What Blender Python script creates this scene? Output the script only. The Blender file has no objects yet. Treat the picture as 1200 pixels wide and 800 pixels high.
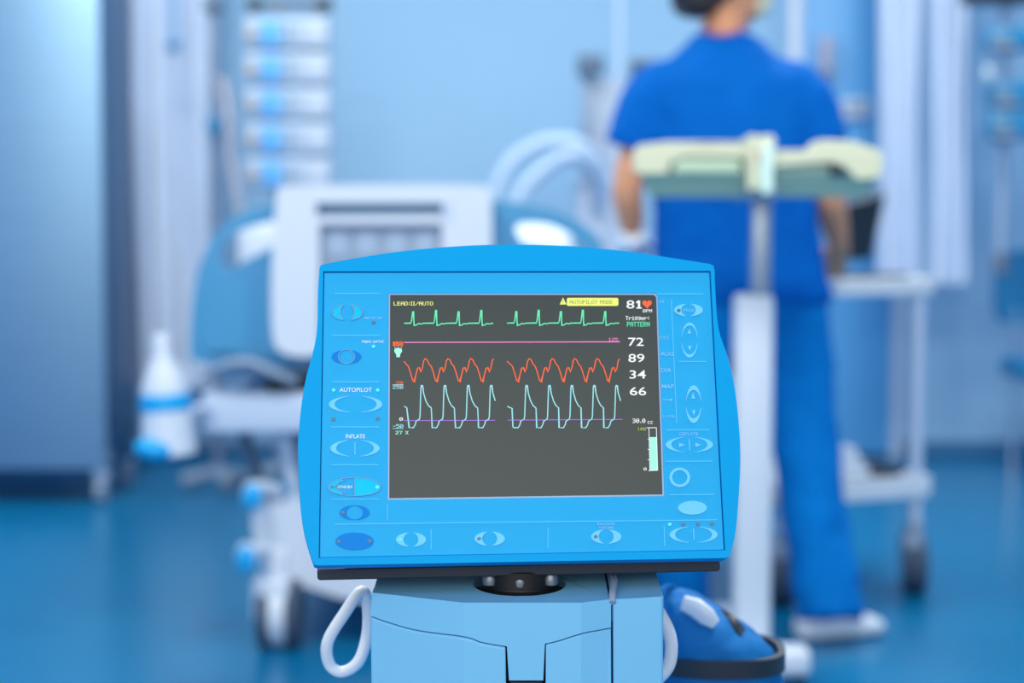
import bpy, bmesh, math, random
from mathutils import Vector, Matrix
from mathutils.geometry import tessellate_polygon
random.seed(7)
PI = math.pi
scn = bpy.context.scene
COL = scn.collection
V = Vector

# ------------------------------------------------------------------ camera model
F = 2000.0; CX, CY = 600.0, 400.0
PITCH = math.atan(0.07); CAMZ = 1.0
UP = V((0, math.sin(PITCH), math.cos(PITCH))); FW = V((0, math.cos(PITCH), -math.sin(PITCH)))
EYE = V((0, 0, CAMZ))
def ray(px, py): return V((1, 0, 0))*((px-CX)/F) + UP*((CY-py)/F) + FW
def P(px, py, Y):                       # point of the plane y=Y seen at a photo pixel
    r = ray(px, py); return EYE + r*(Y/r.y)
def G(px, py, z=0.0):                   # point at height z seen at a photo pixel
    r = ray(px, py); return EYE + r*((z-CAMZ)/r.z)

# ------------------------------------------------------------------ materials
def lin(c):
    c /= 255.0
    return c/12.92 if c <= 0.04045 else ((c+0.055)/1.055)**2.4
def L3(rgb): return (lin(rgb[0]), lin(rgb[1]), lin(rgb[2]), 1)
MATS = {}
def mat(name, rgb, rough=0.5, metal=0.0, spec=0.5, var=0.05, scale=30.0, bump=0.0, emit=None, estr=0.0, coat=0.0, trans=0.0, stretch=None):
    if name in MATS: return MATS[name]
    m = bpy.data.materials.new(name); m.use_nodes = True
    nt = m.node_tree; b = nt.nodes['Principled BSDF']
    b.inputs['Base Color'].default_value = L3(rgb)
    b.inputs['Roughness'].default_value = rough
    b.inputs['Metallic'].default_value = metal
    b.inputs['Specular IOR Level'].default_value = spec
    if coat: b.inputs['Coat Weight'].default_value = coat; b.inputs['Coat Roughness'].default_value = 0.1
    if trans: b.inputs['Transmission Weight'].default_value = trans
    if emit is not None:
        b.inputs['Emission Color'].default_value = L3(emit); b.inputs['Emission Strength'].default_value = estr
    if var or bump:
        tc = nt.nodes.new('ShaderNodeTexCoord'); no = nt.nodes.new('ShaderNodeTexNoise')
        no.inputs['Scale'].default_value = scale; no.inputs['Detail'].default_value = 3
        if stretch:
            mp = nt.nodes.new('ShaderNodeMapping'); mp.inputs['Scale'].default_value = stretch
            nt.links.new(tc.outputs['Object'], mp.inputs['Vector']); nt.links.new(mp.outputs['Vector'], no.inputs['Vector'])
        else: nt.links.new(tc.outputs['Object'], no.inputs['Vector'])
        if var:
            mx = nt.nodes.new('ShaderNodeMix'); mx.data_type = 'RGBA'
            c = L3(rgb); k0, k1 = 1-var, 1+var
            mx.inputs['A'].default_value = (c[0]*k0, c[1]*k0, c[2]*k0, 1)
            mx.inputs['B'].default_value = (min(1, c[0]*k1), min(1, c[1]*k1), min(1, c[2]*k1), 1)
            nt.links.new(no.outputs['Fac'], mx.inputs['Factor']); nt.links.new(mx.outputs['Result'], b.inputs['Base Color'])
        if bump:
            bp = nt.nodes.new('ShaderNodeBump'); bp.inputs['Strength'].default_value = bump; bp.inputs['Distance'].default_value = 0.01
            nt.links.new(no.outputs['Fac'], bp.inputs['Height']); nt.links.new(bp.outputs['Normal'], b.inputs['Normal'])
    MATS[name] = m; return m

BEZEL = mat('monitor_blue', (0, 158, 230), 0.5, spec=0.08, var=0.01)
PANEL = mat('keypad_film', (38, 170, 236), 0.5, spec=0.1, var=0.01)
CONS = mat('console_blue', (118, 192, 240), 0.45, spec=0.3, var=0.01)
LIGHTK = mat('key_pale', (112, 205, 252), 0.5, spec=0.1, var=0)
LINEK = mat('line_pale', (90, 200, 255), 0.5, spec=0.1, var=0)
DARKK = mat('key_blue', (0, 128, 222), 0.45, spec=0.1, var=0)
CYANK = mat('key_cyan', (0, 198, 255), 0.45, spec=0.1, var=0)
GREYK = mat('key_outline', (105, 165, 215), 0.5, spec=0.1, var=0)
PRINT = mat('print_white', (205, 236, 255), 0.5, var=0)
PRINTF = mat('print_faded', (120, 200, 250), 0.5, var=0)
LEDOFF = mat('led_off', (62, 100, 130), 0.3, var=0)
LEDON = mat('led_on', (40, 190, 200), 0.3, var=0, emit=(60, 225, 215), estr=0.4)
GLASS = mat('screen_glass', (24, 31, 34), 0.3, spec=0.28, var=0.08, scale=9, emit=(68, 86, 90), estr=0.4)
SFRAME = mat('screen_frame', (140, 175, 215), 0.4, var=0)
BLACK = mat('black_plastic', (34, 46, 62), 0.4, var=0.05)
DEEP = mat('recess_black', (12, 16, 22), 0.5, var=0)
CHROME = mat('chrome', (200, 215, 232), 0.18, metal=1.0, var=0)
def emi(n, rgb, s=0.9): return mat(n, tuple(int(c*0.4) for c in rgb), 0.5, var=0, emit=rgb, estr=s)
E_W = emi('pix_white', (240, 246, 248)); E_Y = emi('pix_yellow', (238, 246, 120)); E_G = emi('pix_green', (90, 238, 180))
E_M = emi('pix_mint', (160, 250, 228)); E_C = emi('pix_cyan', (150, 226, 236)); E_R = emi('pix_red', (246, 96, 44))
E_P = emi('pix_pink', (240, 130, 205)); E_V = emi('pix_violet', (165, 110, 225)); E_O = mat('pix_olive', (110, 120, 70), 0.5, var=0, emit=(150, 160, 80), estr=0.5)
WALLM = mat('wall_paint', (154, 200, 238), 0.6, spec=0.2, var=0.02, scale=2)
WHITE = mat('white_plastic', (206, 220, 240), 0.4, var=0.02)
WHITE2 = mat('white_paint_metal', (192, 212, 240), 0.35, var=0.02)
GREY = mat('grey_plastic', (140, 162, 190), 0.5, var=0.04)
DGREY = mat('dark_grey_plastic', (80, 105, 135), 0.5, var=0.05)
BEDB = mat('bed_blue', (58, 146, 198), 0.4, var=0.02)
LITEB = mat('display_blue', (84, 164, 232), 0.4, var=0.03, emit=(100, 180, 245), estr=0.02)
ACC = mat('accent_blue', (0, 168, 240), 0.4, var=0.02)
TEAL = mat('teal_plastic', (25, 125, 180), 0.45, var=0.08)
SCRUB = mat('scrub_cotton', (0, 98, 192), 0.85, spec=0.1, var=0.12, scale=14, bump=0.25)
SKIN = mat('skin', (220, 158, 124), 0.55, spec=0.3, var=0.06, scale=20)
HAIR = mat('hair_dark', (40, 34, 40), 0.5, var=0.2, scale=60)
SHOE = mat('shoe_white', (228, 238, 250), 0.5, var=0.03)
GLOVE = mat('glove_white', (220, 232, 248), 0.6, var=0.02)
TRAY = mat('cream_plastic', (206, 213, 190), 0.45, var=0.03)
TRAYU = mat('green_grey_plastic', (185, 212, 188), 0.5, var=0.04)
CURT = mat('curtain_cloth', (200, 220, 248), 0.85, spec=0.1, var=0.04, scale=6)
BAGM = mat('bag_nylon', (0, 106, 180), 0.7, spec=.25, var=0.06, scale=22)
RUBBER = mat('rubber', (62, 82, 108), 0.7, var=0.05)
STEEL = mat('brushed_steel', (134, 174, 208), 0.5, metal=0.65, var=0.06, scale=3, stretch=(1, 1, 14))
STEEL_SHADE = mat('steel_side_shade', (66, 102, 138), 0.4, metal=0.5, var=0.05)  # dark reflection on the cabinet side put into the steel colour
TUBEW = mat('tube_white', (214, 228, 246), 0.35, var=0.01)
CLEAR = mat('clear_plastic', (215, 235, 250), 0.15, var=0, trans=0.55)

# ------------------------------------------------------------------ object helpers
ROOTM = {}
def tag(o, label=None, cat=None, group=None, kind=None):
    if label: o['label'] = label
    if cat: o['category'] = cat
    if group: o['group'] = group
    if kind: o['kind'] = kind
    return o
def thing(name, loc, label, cat, group=None):
    o = bpy.data.objects.new(name, None); COL.objects.link(o); o.empty_display_size = 0.05
    o.location = loc; ROOTM[o.name] = Matrix.Translation(V(loc))
    return tag(o, label, cat, group)

class MB:
    def __init__(s): s.bm = bmesh.new()
    def _rb(s, vs, bev, seg=2):
        es = list({e for v in vs for e in v.link_edges})
        if bev: bmesh.ops.bevel(s.bm, geom=es, offset=bev, segments=seg, profile=0.5, affect='EDGES')
    def box(s, x0, x1, y0, y1, z0, z1, bev=0.0, seg=2, M=None):
        r = bmesh.ops.create_cube(s.bm, size=1.0)['verts']
        c = V(((x0+x1)/2, (y0+y1)/2, (z0+z1)/2)); d = (abs(x1-x0), abs(y1-y0), abs(z1-z0))
        for v in r:
            v.co = V((v.co.x*d[0], v.co.y*d[1], v.co.z*d[2])) + c
            if M is not None: v.co = M @ v.co
        s._rb(r, bev, seg); return s
    def ring(s, c, u, w, ru, rw, seg, power=2.0):
        out = []
        for i in range(seg):
            a = 2*PI*i/seg; ca, sa = math.cos(a), math.sin(a)
            if power != 2.0:
                ca = math.copysign(abs(ca)**(2/power), ca); sa = math.copysign(abs(sa)**(2/power), sa)
            out.append(s.bm.verts.new(c + u*(ca*ru) + w*(sa*rw)))
        return out
    def skin(s, rings, cap=True, closed=False):
        n = len(rings[0]); R = rings + ([rings[0]] if closed else [])
        for a, b in zip(R[:-1], R[1:]):
            for i in range(n): s.bm.faces.new((a[i], a[(i+1) % n], b[(i+1) % n], b[i]))
        if cap and not closed:
            s.bm.faces.new(list(reversed(rings[0]))); s.bm.faces.new(rings[-1])
        return s
    def tube(s, pts, r, seg=12, ref=V((0, 0, 1)), closed=False, flat=1.0):
        pts = [V(p) for p in pts]; n = len(pts); rings = []
        rs = r if isinstance(r, (list, tuple)) else [r]*n
        for i, p in enumerate(pts):
            if closed: t = pts[(i+1) % n]-pts[i-1]
            else: t = pts[min(i+1, n-1)]-pts[max(i-1, 0)]
            t.normalize(); u = ref.cross(t)
            if u.length < 1e-3: u = V((1, 0, 0)).cross(t)
            if u.length < 1e-3: u = V((0, 1, 0)).cross(t)
            u.normalize(); w = t.cross(u)
            ru, rw = rs[i] if isinstance(rs[i], (list, tuple)) else (rs[i], rs[i]*flat)
            rings.append(s.ring(p, u, w, ru, rw, seg))
        return s.skin(rings, closed=closed)
    def loft(s, secs, seg=28, power=2.0):       # secs: (centre, half x, half y) horizontal rings
        return s.skin([s.ring(V(c), V((1, 0, 0)), V((0, 1, 0)), a, b, seg, power) for c, a, b in secs])
    def cyl(s, p0, p1, r0, r1=None, seg=20):
        return s.tube([p0, p1], [r0, r0 if r1 is None else r1], seg)
    def lathe(s, c, prof, axis=V((0, 0, 1)), seg=24):
        c = V(c); axis = V(axis).normalized(); u = axis.orthogonal().normalized(); w = axis.cross(u)
        return s.skin([s.ring(c+axis*z, u, w, max(r, 1e-4), max(r, 1e-4), seg) for r, z in prof])
    def ell(s, c, rx, ry, rz, M=None, seg=20):
        r = bmesh.ops.create_uvsphere(s.bm, u_segments=seg, v_segments=max(8, seg//2+2), radius=1.0)['verts']
        for v in r:
            q = V((v.co.x*rx, v.co.y*ry, v.co.z*rz)); v.co = (M @ q if M is not None else q) + V(c)
        return s
    def prism(s, loops, front, depth):          # loops of 2-D points, holes after the outline; front maps 2-D to world
        pts = [[V((x, y, 0)) for x, y in lp] for lp in loops]
        tri = tessellate_polygon(pts)
        flat = [p for lp in loops for p in lp]
        fp = [V(front(*p)) for p in flat]
        dv = depth if callable(depth) else (lambda q: V(depth))
        a = [s.bm.verts.new(p) for p in fp]; b = [s.bm.verts.new(p + dv(p)) for p in fp]
        for t in tri:
            try: s.bm.faces.new([a[i] for i in t]); s.bm.faces.new([b[i] for i in reversed(t)])
            except ValueError: pass
        k = 0
        for lp in loops:
            n = len(lp)
            for i in range(n):
                j = (i+1) % n
                try: s.bm.faces.new((a[k+i], a[k+j], b[k+j], b[k+i]))
                except ValueError: pass
            k += n
        return s
    def build(s, name, m, parent=None, label=None, smooth=35, bevel=0.0, bseg=2, remesh=0.0, smit=0, disp=0.0, dscale=0.1, sub=0):
        bmesh.ops.recalc_face_normals(s.bm, faces=s.bm.faces[:])
        me = bpy.data.meshes.new(name); 
        if parent is not None:
            q = parent
            while q.parent is not None: q = q.parent
            s.bm.transform(ROOTM[q.name].inverted())
        s.bm.to_mesh(me); s.bm.free()
        for p in me.polygons: p.use_smooth = bool(smooth or remesh)
        if smooth and not remesh: me.set_sharp_from_angle(angle=math.radians(smooth))
        me.materials.append(m)
        o = bpy.data.objects.new(name, me); COL.objects.link(o)
        if parent is not None: o.parent = parent
        else: ROOTM[o.name] = Matrix()
        if bevel:
            md = o.modifiers.new('bevel', 'BEVEL'); md.width = bevel; md.segments = bseg; md.limit_method = 'ANGLE'; md.angle_limit = math.radians(40)
        if remesh:
            md = o.modifiers.new('remesh', 'REMESH'); md.mode = 'VOXEL'; md.voxel_size = remesh; md.use_smooth_shade = True
        if smit:
            md = o.modifiers.new('smooth', 'SMOOTH'); md.factor = 0.6; md.iterations = smit
        if sub:
            md = o.modifiers.new('sub', 'SUBSURF'); md.levels = sub; md.render_levels = sub
        if disp:
            tx = bpy.data.textures.new(name+'_folds', 'CLOUDS'); tx.noise_scale = dscale; tx.noise_depth = 2
            md = o.modifiers.new('folds', 'DISPLACE'); md.texture = tx; md.strength = disp; md.mid_level = 0.5
        if label: o['label'] = label
        return o

def copy_tree(src, loc, label=None):
    c = src.copy(); COL.objects.link(c); c.location = loc
    if label: c['label'] = label
    def rec(a, b):
        for ch in list(a.children):
            d = ch.copy(); COL.objects.link(d); d.parent = b; rec(ch, d)
    rec(src, c); return c

def pxplate(Y):  return lambda px, py: P(px, py, Y)
def arc(cx, cy, rx, ry, a0, a1, n=16):
    return [(cx+rx*math.cos(math.radians(a0+(a1-a0)*i/n)), cy+ry*math.sin(math.radians(a0+(a1-a0)*i/n))) for i in range(n+1)]
def ellp(cx, cy, rx, ry, n=32): return arc(cx, cy, rx, ry, 0, 360-360/n, n-1)
def spline(pts, n=6, closed=False):
    out = []; N = len(pts)
    rng = range(N if closed else N-1)
    for i in rng:
        p0 = V(pts[(i-1) % N] if closed else pts[max(i-1, 0)]); p1 = V(pts[i]); p2 = V(pts[(i+1) % N]); p3 = V(pts[(i+2) % N] if closed else pts[min(i+2, N-1)])
        for k in range(n):
            t = k/n
            out.append(0.5*((2*p1)+(p2-p0)*t+(2*p0-5*p1+4*p2-p3)*t*t+(3*p1-p0-3*p2+p3)*t**3))
    if not closed: out.append(V(pts[-1]))
    return out
def spl2(pts, n=6, closed=True): return [(q.x, q.y) for q in spline([V((a, b, 0)) for a, b in pts], n, closed)]

# ================================================================== PATIENT MONITOR (in focus)
def ccam(px, py): return V(((px-CX)/F, (CY-py)/F, -1))
gA, gB, gC, gD = (379, 319.5), (831.6, 319), (848.6, 645.4), (373.6, 654.3)
v1 = (ccam(*gA).cross(ccam(*gB))).cross(ccam(*gD).cross(ccam(*gC))).normalized()
v2 = (ccam(*gA).cross(ccam(*gD))).cross(ccam(*gB).cross(ccam(*gC))).normalized()
nc = v1.cross(v2).normalized()
if nc.z < 0: nc = -nc
CR = Matrix((V((1, 0, 0)), UP, -FW)).transposed()
N = (CR @ nc).normalized()
MC = EYE + ray(608, 487)*1.425
def Lm(px, py, off=0.0):
    r = ray(px, py); return EYE + r*((MC-EYE).dot(N)/r.dot(N)) + N*off
ax = (Lm(640, 487)-Lm(570, 487)).normalized(); ay = N.cross(ax)
mon = thing('patient_monitor', (0, 0, 0), 'bright blue vital signs monitor with glowing waveform screen, standing on the pale blue console', 'monitor')
MM = Matrix.Translation(Lm(608, 662, -0.05)) @ Matrix((ax, ay, N)).transposed().to_4x4()
mon.matrix_world = MM; ROOTM[mon.name] = MM.copy()

top = [(374.2, 318), (375, 313.5), (379, 311.2)] + spl2([(379, 311.2), (415, 304.5), (457, 297.8), (500, 293), (550, 289.4), (600, 288.2), (650, 289.2), (693, 292), (740, 297), (787, 304), (831, 311)], 4, False)[1:] + [(835, 313), (836.2, 318)]
right = spl2([(836.2, 318), (837.3, 345), (841, 386.8), (852.4, 422), (860, 457), (864.6, 498), (866.4, 533.5), (865.2, 571), (861, 622), (855, 648)], 5, False)[1:] + [(853, 653), (849, 654.5)]
bot = [(849, 654.5), (608, 659), (372, 663.2), (368, 662)]
left = spl2([(366.5, 658), (356.5, 624), (351.6, 588), (349.3, 533.5), (351, 498), (357, 452), (370.6, 396), (372.6, 345), (374.2, 318)], 5, False)[:-1]
outer = top + right + bot[1:] + left
hole = [gA, gB, gC, gD]
def shrink(poly, k, c=(608, 480)): return [(c[0]+(x-c[0])*k, c[1]+(y-c[1])*k) for x, y in poly]
MB().prism([outer, hole], lambda x, y: Lm(x, y, 0.004), -N*0.016).build('housing', BEZEL, mon, bevel=0.0016, bseg=3, label='bright blue outer shell')
ctr = Lm(608, 470, -.01)
MB().prism([shrink(outer, 0.985)], lambda x, y: Lm(x, y, -0.0125), lambda q_: -N*0.062 + (ctr-q_)*0.26).build('rear_cover', BEZEL, mon, bevel=0.004)
scr = [(457.2, 346.2), (766, 346.2), (768.6, 349), (776, 579.6), (456.2, 584)]
sfr = [(455.2, 344.4), (767.2, 344.2), (770.4, 347.6), (778.3, 581.8), (454.0, 586.2)]
pan_o = [(379.7, 320.3), (830.9, 319.8), (847.8, 644.7), (374.4, 653.5)]
panel = MB().prism([pan_o, sfr], lambda x, y: Lm(x, y, 0.0022), -N*0.012).build('control_panel', PANEL, mon, bevel=0.0006, label='lighter blue membrane keypad frame')
MB().prism([sfr, scr], lambda x, y: Lm(x, y, 0.0018), -N*0.006).build('screen_frame', SFRAME, mon, bevel=0.0004)
screen = MB().prism([sfr], lambda x, y: Lm(x, y, 0.0002), -N*0.006).build('screen', GLASS, mon, label='dark grey lit display')

def gfx(name, polys, off, m, parent, depth=0.0004, label=None):     # printed or raised pixel-space shapes on the face plane
    b = MB()
    for lp in polys:
        loops = lp if isinstance(lp[0][0], (tuple, list)) else [lp]
        b.prism(loops, lambda x, y: Lm(x, y, off), -N*depth)
    return b.build(name, m, parent, label=label, smooth=0)
def strip(pts, w):                                                   # polyline with width, pixel space
    out = []
    n = len(pts); Ls, Rs = [], []
    for i in range(n):
        a = V(pts[max(i-1, 0)]+(0,)); b = V(pts[min(i+1, n-1)]+(0,)); t = (b-a)
        t.normalize(); nn = V((-t.y, t.x, 0))
        d0 = (V(pts[i]+(0,))-a); d1 = (b-V(pts[i]+(0,)))
        k = 1.0
        if d0.length > 1e-6 and d1.length > 1e-6:
            c = max(0.5, math.sqrt(max(0.0, (1+d0.normalized().dot(d1.normalized()))/2))); k = 1/c
        Ls.append((pts[i][0]+nn.x*w/2*k, pts[i][1]+nn.y*w/2*k)); Rs.append((pts[i][0]-nn.x*w/2*k, pts[i][1]-nn.y*w/2*k))
    for i in range(n-1): out.append([Ls[i], Ls[i+1], Rs[i+1], Rs[i]])
    return out
DG = bpy.context.evaluated_depsgraph_get
def text_px(s, cx, cy, w, h, bold=0.0):
    cu = bpy.data.curves.new('tmp', 'FONT'); cu.body = s; cu.offset = bold; cu.resolution_u = 3
    o = bpy.data.objects.new('tmp', cu); COL.objects.link(o)
    dg = DG(); dg.update()
    me = bpy.data.meshes.new_from_object(o.evaluated_get(dg))
    vs = [v.co.copy() for v in me.vertices]; fs = [list(p.vertices) for p in me.polygons]
    bpy.data.objects.remove(o); bpy.data.curves.remove(cu); bpy.data.meshes.remove(me)
    x0 = min(v.x for v in vs); x1 = max(v.x for v in vs); y0 = min(v.y for v in vs); y1 = max(v.y for v in vs)
    return [[(cx+((vs[i].x-x0)/(x1-x0)-0.5)*w, cy-((vs[i].y-y0)/(y1-y0)-0.5)*h) for i in f] for f in fs]
def letter(polys, off, m, parent, name='lettering', label=None):
    b = MB()
    for f in polys:
        try: b.bm.faces.new([b.bm.verts.new(Lm(x, y, off)) for x, y in f])
        except ValueError: pass
    o = b.build(name, m, parent, smooth=0, label=label)
    return o
PF = {'L': '10000 10000 10000 10000 10000 10000 11111', 'E': '11111 10000 10000 11110 10000 10000 11111', 'A': '01110 10001 10001 11111 10001 10001 10001', 'D': '11110 10001 10001 10001 10001 10001 11110',
      ':': '000 010 010 000 010 010 000', 'I': '111 010 010 010 010 010 111', '/': '00001 00001 00010 00100 01000 10000 10000', 'U': '10001 10001 10001 10001 10001 10001 01110', 'T': '11111 00100 00100 00100 00100 00100 00100',
      'O': '01110 10001 10001 10001 10001 10001 01110', 'P': '11110 10001 10001 11110 10000 10000 10000', 'M': '10001 11011 10101 10101 10001 10001 10001', 'N': '10001 11001 10101 10101 10011 10001 10001', 'R': '11110 10001 10001 11110 10100 10010 10001',
      'B': '11110 10001 10001 11110 10001 10001 11110', 'r': '00000 00000 10110 11001 10000 10000 10000', 'i': '010 000 110 010 010 010 111', 'g': '00000 01111 10001 10001 01111 00001 01110', 'e': '00000 00000 01110 10001 11111 10000 01110',
      'c': '00000 00000 01110 10000 10000 10000 01110', '.': '000 000 000 000 000 010 010', '-': '0000 0000 0000 1111 0000 0000 0000', ' ': '000 000 000 000 000 000 000', 'X': '10001 01010 01010 00100 01010 01010 10001',
      '0': '01110 10001 10011 10101 11001 10001 01110', '1': '00100 01100 00100 00100 00100 00100 01110', '2': '01110 10001 00001 00110 01000 10000 11111', '3': '11110 00001 00001 01110 00001 00001 11110', '5': '11111 10000 11110 00001 00001 00001 11110', '7': '11111 00001 00010 00100 00100 00100 00100'}
def pix(s, cx, cy, w, h):
    cols = []
    for ch in s:
        rows = PF[ch].split(); 
        for j in range(len(rows[0])): cols.append([r[j] == '1' for r in rows])
        cols.append([False]*7)
    cols.pop(); n = len(cols); dx = w/n; dy = h/7; out = []
    for i, c in enumerate(cols):
        for j in range(7):
            if c[j]: x = cx-w/2+i*dx; y = cy-h/2+j*dy; out.append([(x-dx*.12, y), (x+dx*1.12, y), (x+dx*1.12, y+dy*1.02), (x-dx*.12, y+dy*1.02)])
    return out

Z1, Z2, Z3 = 0.0027, 0.0030, 0.0034
# ---- thin divider rules on the keypad
def rule(x0, y0, x1, y1, w=1.0): return strip([(x0, y0), (x1, y1)], w)
div = []
for r in [(392, 345, 446, 345), (389, 394, 445, 394), (389, 448.3, 444, 448.3), (388, 501, 444, 501), (388, 545.4, 444, 545.4), (388, 585.4, 444, 585.4),
          (454, 592, 453.8, 610.5), (392, 614.8, 840, 609.6), (505, 620.7, 505, 644.6), (641.7, 619, 641.7, 643), (777.6, 616.6, 778.3, 640),
          (768, 345.5, 823, 345.5), (795, 424.5, 827, 424.5), (786, 352, 792.3, 496), (780, 504.7, 831, 504.4), (780, 541.2, 834, 541), (783, 580.4, 836, 580)]:
    gfx('divider_line', rule(*r), Z1, LINEK, panel)
# ---- membrane keys
def cres(cx, cy, rx, ry, ix, iy, vert=False):
    # the two crescents between an outer oval and an inner oval
    if not vert:
        a = 62
        return [arc(cx, cy, rx, ry, 180-a*1.28, 180+a*1.28) + arc(cx, cy, ix, iy, 180+a*1.15, 180-a*1.15),
                arc(cx, cy, rx, ry, -a*1.28, a*1.28) + arc(cx, cy, ix, iy, a*1.15, -a*1.15)]
    return [arc(cx, cy, rx, ry, 190, 350) + arc(cx, cy, ix, iy, 345, 195), arc(cx, cy, rx, ry, 10, 170) + arc(cx, cy, ix, iy, 165, 15)]
def led(x, y, on, parent):
    return gfx('indicator_light', [ellp(x, y, 2.3, 1.9, 14)], Z3, LEDON if on else LEDOFF, parent, label='glowing teal indicator' if on else None)
def key(shapes, m, extra=(), label=None):
    return gfx('membrane_key', shapes, Z2, m, panel, label=label)
def ringp(cx, cy, rx, ry, w): return [ellp(cx, cy, rx, ry), ellp(cx, cy, rx-w, ry-w)]
# left column
key(cres(407, 367, 17.2, 8.6, 8.5, 8.6), CYANK, label='cyan oval key'); gfx('key_outline', [strip(arc(407, 367, 18.2, 9.2, 105, 255), 0.9), ] and strip(arc(407, 367, 18.2, 9.2, 105, 255), 1.1)+strip(arc(407, 367, 18.2, 9.2, -75, 75), 1.1)+strip(arc(407, 367, 8.6, 9, 120, 240), 1.1)+strip(arc(407, 367, 8.6, 9, -60, 60), 1.1), Z3, GREYK, panel)
led(437.6, 379, False, panel)
key([[ellp(406, 419, 17.3, 8.2), ellp(406, 419, 9.4, 7.9)]], DARKK, label='dark blue oval key'); gfx('key_outline', strip(ellp(406, 419, 9.6, 8.2)+[(415.6, 419)], 0.9), Z3, GREYK, panel)
led(437.6, 407, True, panel)
for x, y, on in [(391, 458, 1), (442.4, 458, 1), (390.5, 492, 0), (442.4, 491.4, 0)]: led(x, y, on, panel)
key(cres(416.7, 474.6, 31.5, 10, 24.5, 9.6), LIGHTK, label='large pale oval key')
key(cres(416, 526, 29, 9.9, 22, 9.6) + strip([(416, 519), (416, 533.5)], 1.2), LIGHTK)
key([arc(415.3, 571, 30.5, 10, -90, 90)], CYANK, label='cyan half of an oval key'); key([arc(415.3, 571, 30.5, 10, 118, 242) + arc(421, 571, 28, 9.8, 228, 132)], CYANK)
gfx('key_outline', strip(ellp(415.3, 571, 31.3, 10.6)+[(446.6, 571)], 1.0)+strip([(415.3, 561), (415.3, 581)], 0.9)+strip(arc(423, 571, 29, 10, 232, 128), 0.9), Z3, GREYK, panel)
led(389.5, 571.3, False, panel); led(442, 571.3, True, panel)
key([[ellp(415.5, 601.2, 17.5, 8.5), ellp(415.5, 601.2, 9.8, 8.1)]], DARKK); led(401.8, 601, False, panel)
key([ellp(415.4, 634.7, 22.3, 10.2)], DARKK, label='solid dark blue oval key'); led(397, 634.8, False, panel); led(433, 634.4, False, panel)
# bottom row
for x, y, lx, on in [(481.4, 632.8, 468.6, 1), (573.5, 631.7, 561, 0), (709.8, 629.3, 697.5, 0)]:
    key(cres(x, y, 17.8, 8.4, 8.6, 8.2), LIGHTK); led(lx, y, on, panel)
key(cres(812, 627, 28.2, 9.7, 21.5, 9.3) + strip([(812, 620), (812.3, 633)], 1.2), LIGHTK)
for i, x in enumerate((784, 800, 817, 833.4)): led(x, 615-0.16*i, i == 0, panel)
# right column
key(cres(806, 364.4, 16.8, 7.4, 8.2, 7.2), LIGHTK); led(794.6, 365, False, panel)
key(cres(807.3, 399.5, 9.6, 20.5, 9.0, 17, True) + [[(807, 386.5), (809.6, 392), (804.6, 392)], [(805, 406.5), (810, 406.5), (807.7, 412)]], LIGHTK, label='upright oval up and down key')
key(cres(812, 474.4, 9.2, 22.2, 8.6, 16.5, True) + [[(811.4, 460.5), (813.8, 468), (809.2, 468)], [(810, 481.5), (814.4, 481.5), (812.4, 488.5)]], LIGHTK, label='upright oval up and down key')
key(cres(807, 521.8, 27.8, 9.2, 21, 8.9) + strip([(807, 515.5), (807.3, 528.5)], 1.1) + [[(795, 519.6), (802, 522.2), (795, 524.6)], [(814, 519.6), (821, 522.2), (814, 524.6)]], LIGHTK)
key([[ellp(795.8, 560, 12.2, 11.4), ellp(795.8, 560, 8.8, 8.3)]], LIGHTK, label='round ring key')
key([ellp(810.6, 595.6, 17, 8)], LIGHTK, label='solid pale oval key')
# printed words on the keypad
for s, x, y, w, h, m, bo in [('AUTOPILOT', 416.8, 457.9, 38, 4.9, PRINT, .012), ('INFLATE', 416.4, 512.2, 22.5, 4.6, PRINT, .012), ('STNDBY', 404.5, 571.4, 18, 3.4, PRINT, .01),
                             ('MONITOR', 437.6, 374, 20, 2.8, PRINTF, .01), ('FIBER OPTIC', 437, 401.6, 26, 2.9, PRINT, .01), ('DEFLATE', 806.4, 509.4, 22, 3.6, PRINTF, .01),
                             ('HR', 774.6, 355, 6.5, 3.6, PRINTF, 0), ('SYS', 777.4, 397, 10.5, 4.0, PRINTF, 0), ('AUG', 780.6, 415.9, 15, 4.6, PRINTF, .01), ('DIA', 779.8, 435, 12, 4.6, PRINTF, .01),
                             ('MAP', 781.8, 453.9, 14, 4.8, PRINTF, .01), ('% VOL', 783.2, 489, 15, 3.2, PRINTF, 0), ('BALLOON', 709.6, 614.6, 20, 3.0, PRINTF, .01), ('VOLUME', 709.6, 619.0, 17, 2.8, PRINTF, .01), ('PAUSE', 806.2, 364.8, 12.5, 3.4, PRINTF, .01)]:
    letter(text_px(s, x, y, w, h, bo), Z3, m, panel)
letter(strip([(776, 469.4), (785, 469.6)], 0.9)+[[(784.5, 467.8), (788, 469.6), (784.5, 471.4)]], Z3, PRINTF, panel, 'arrow_print')
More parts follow.
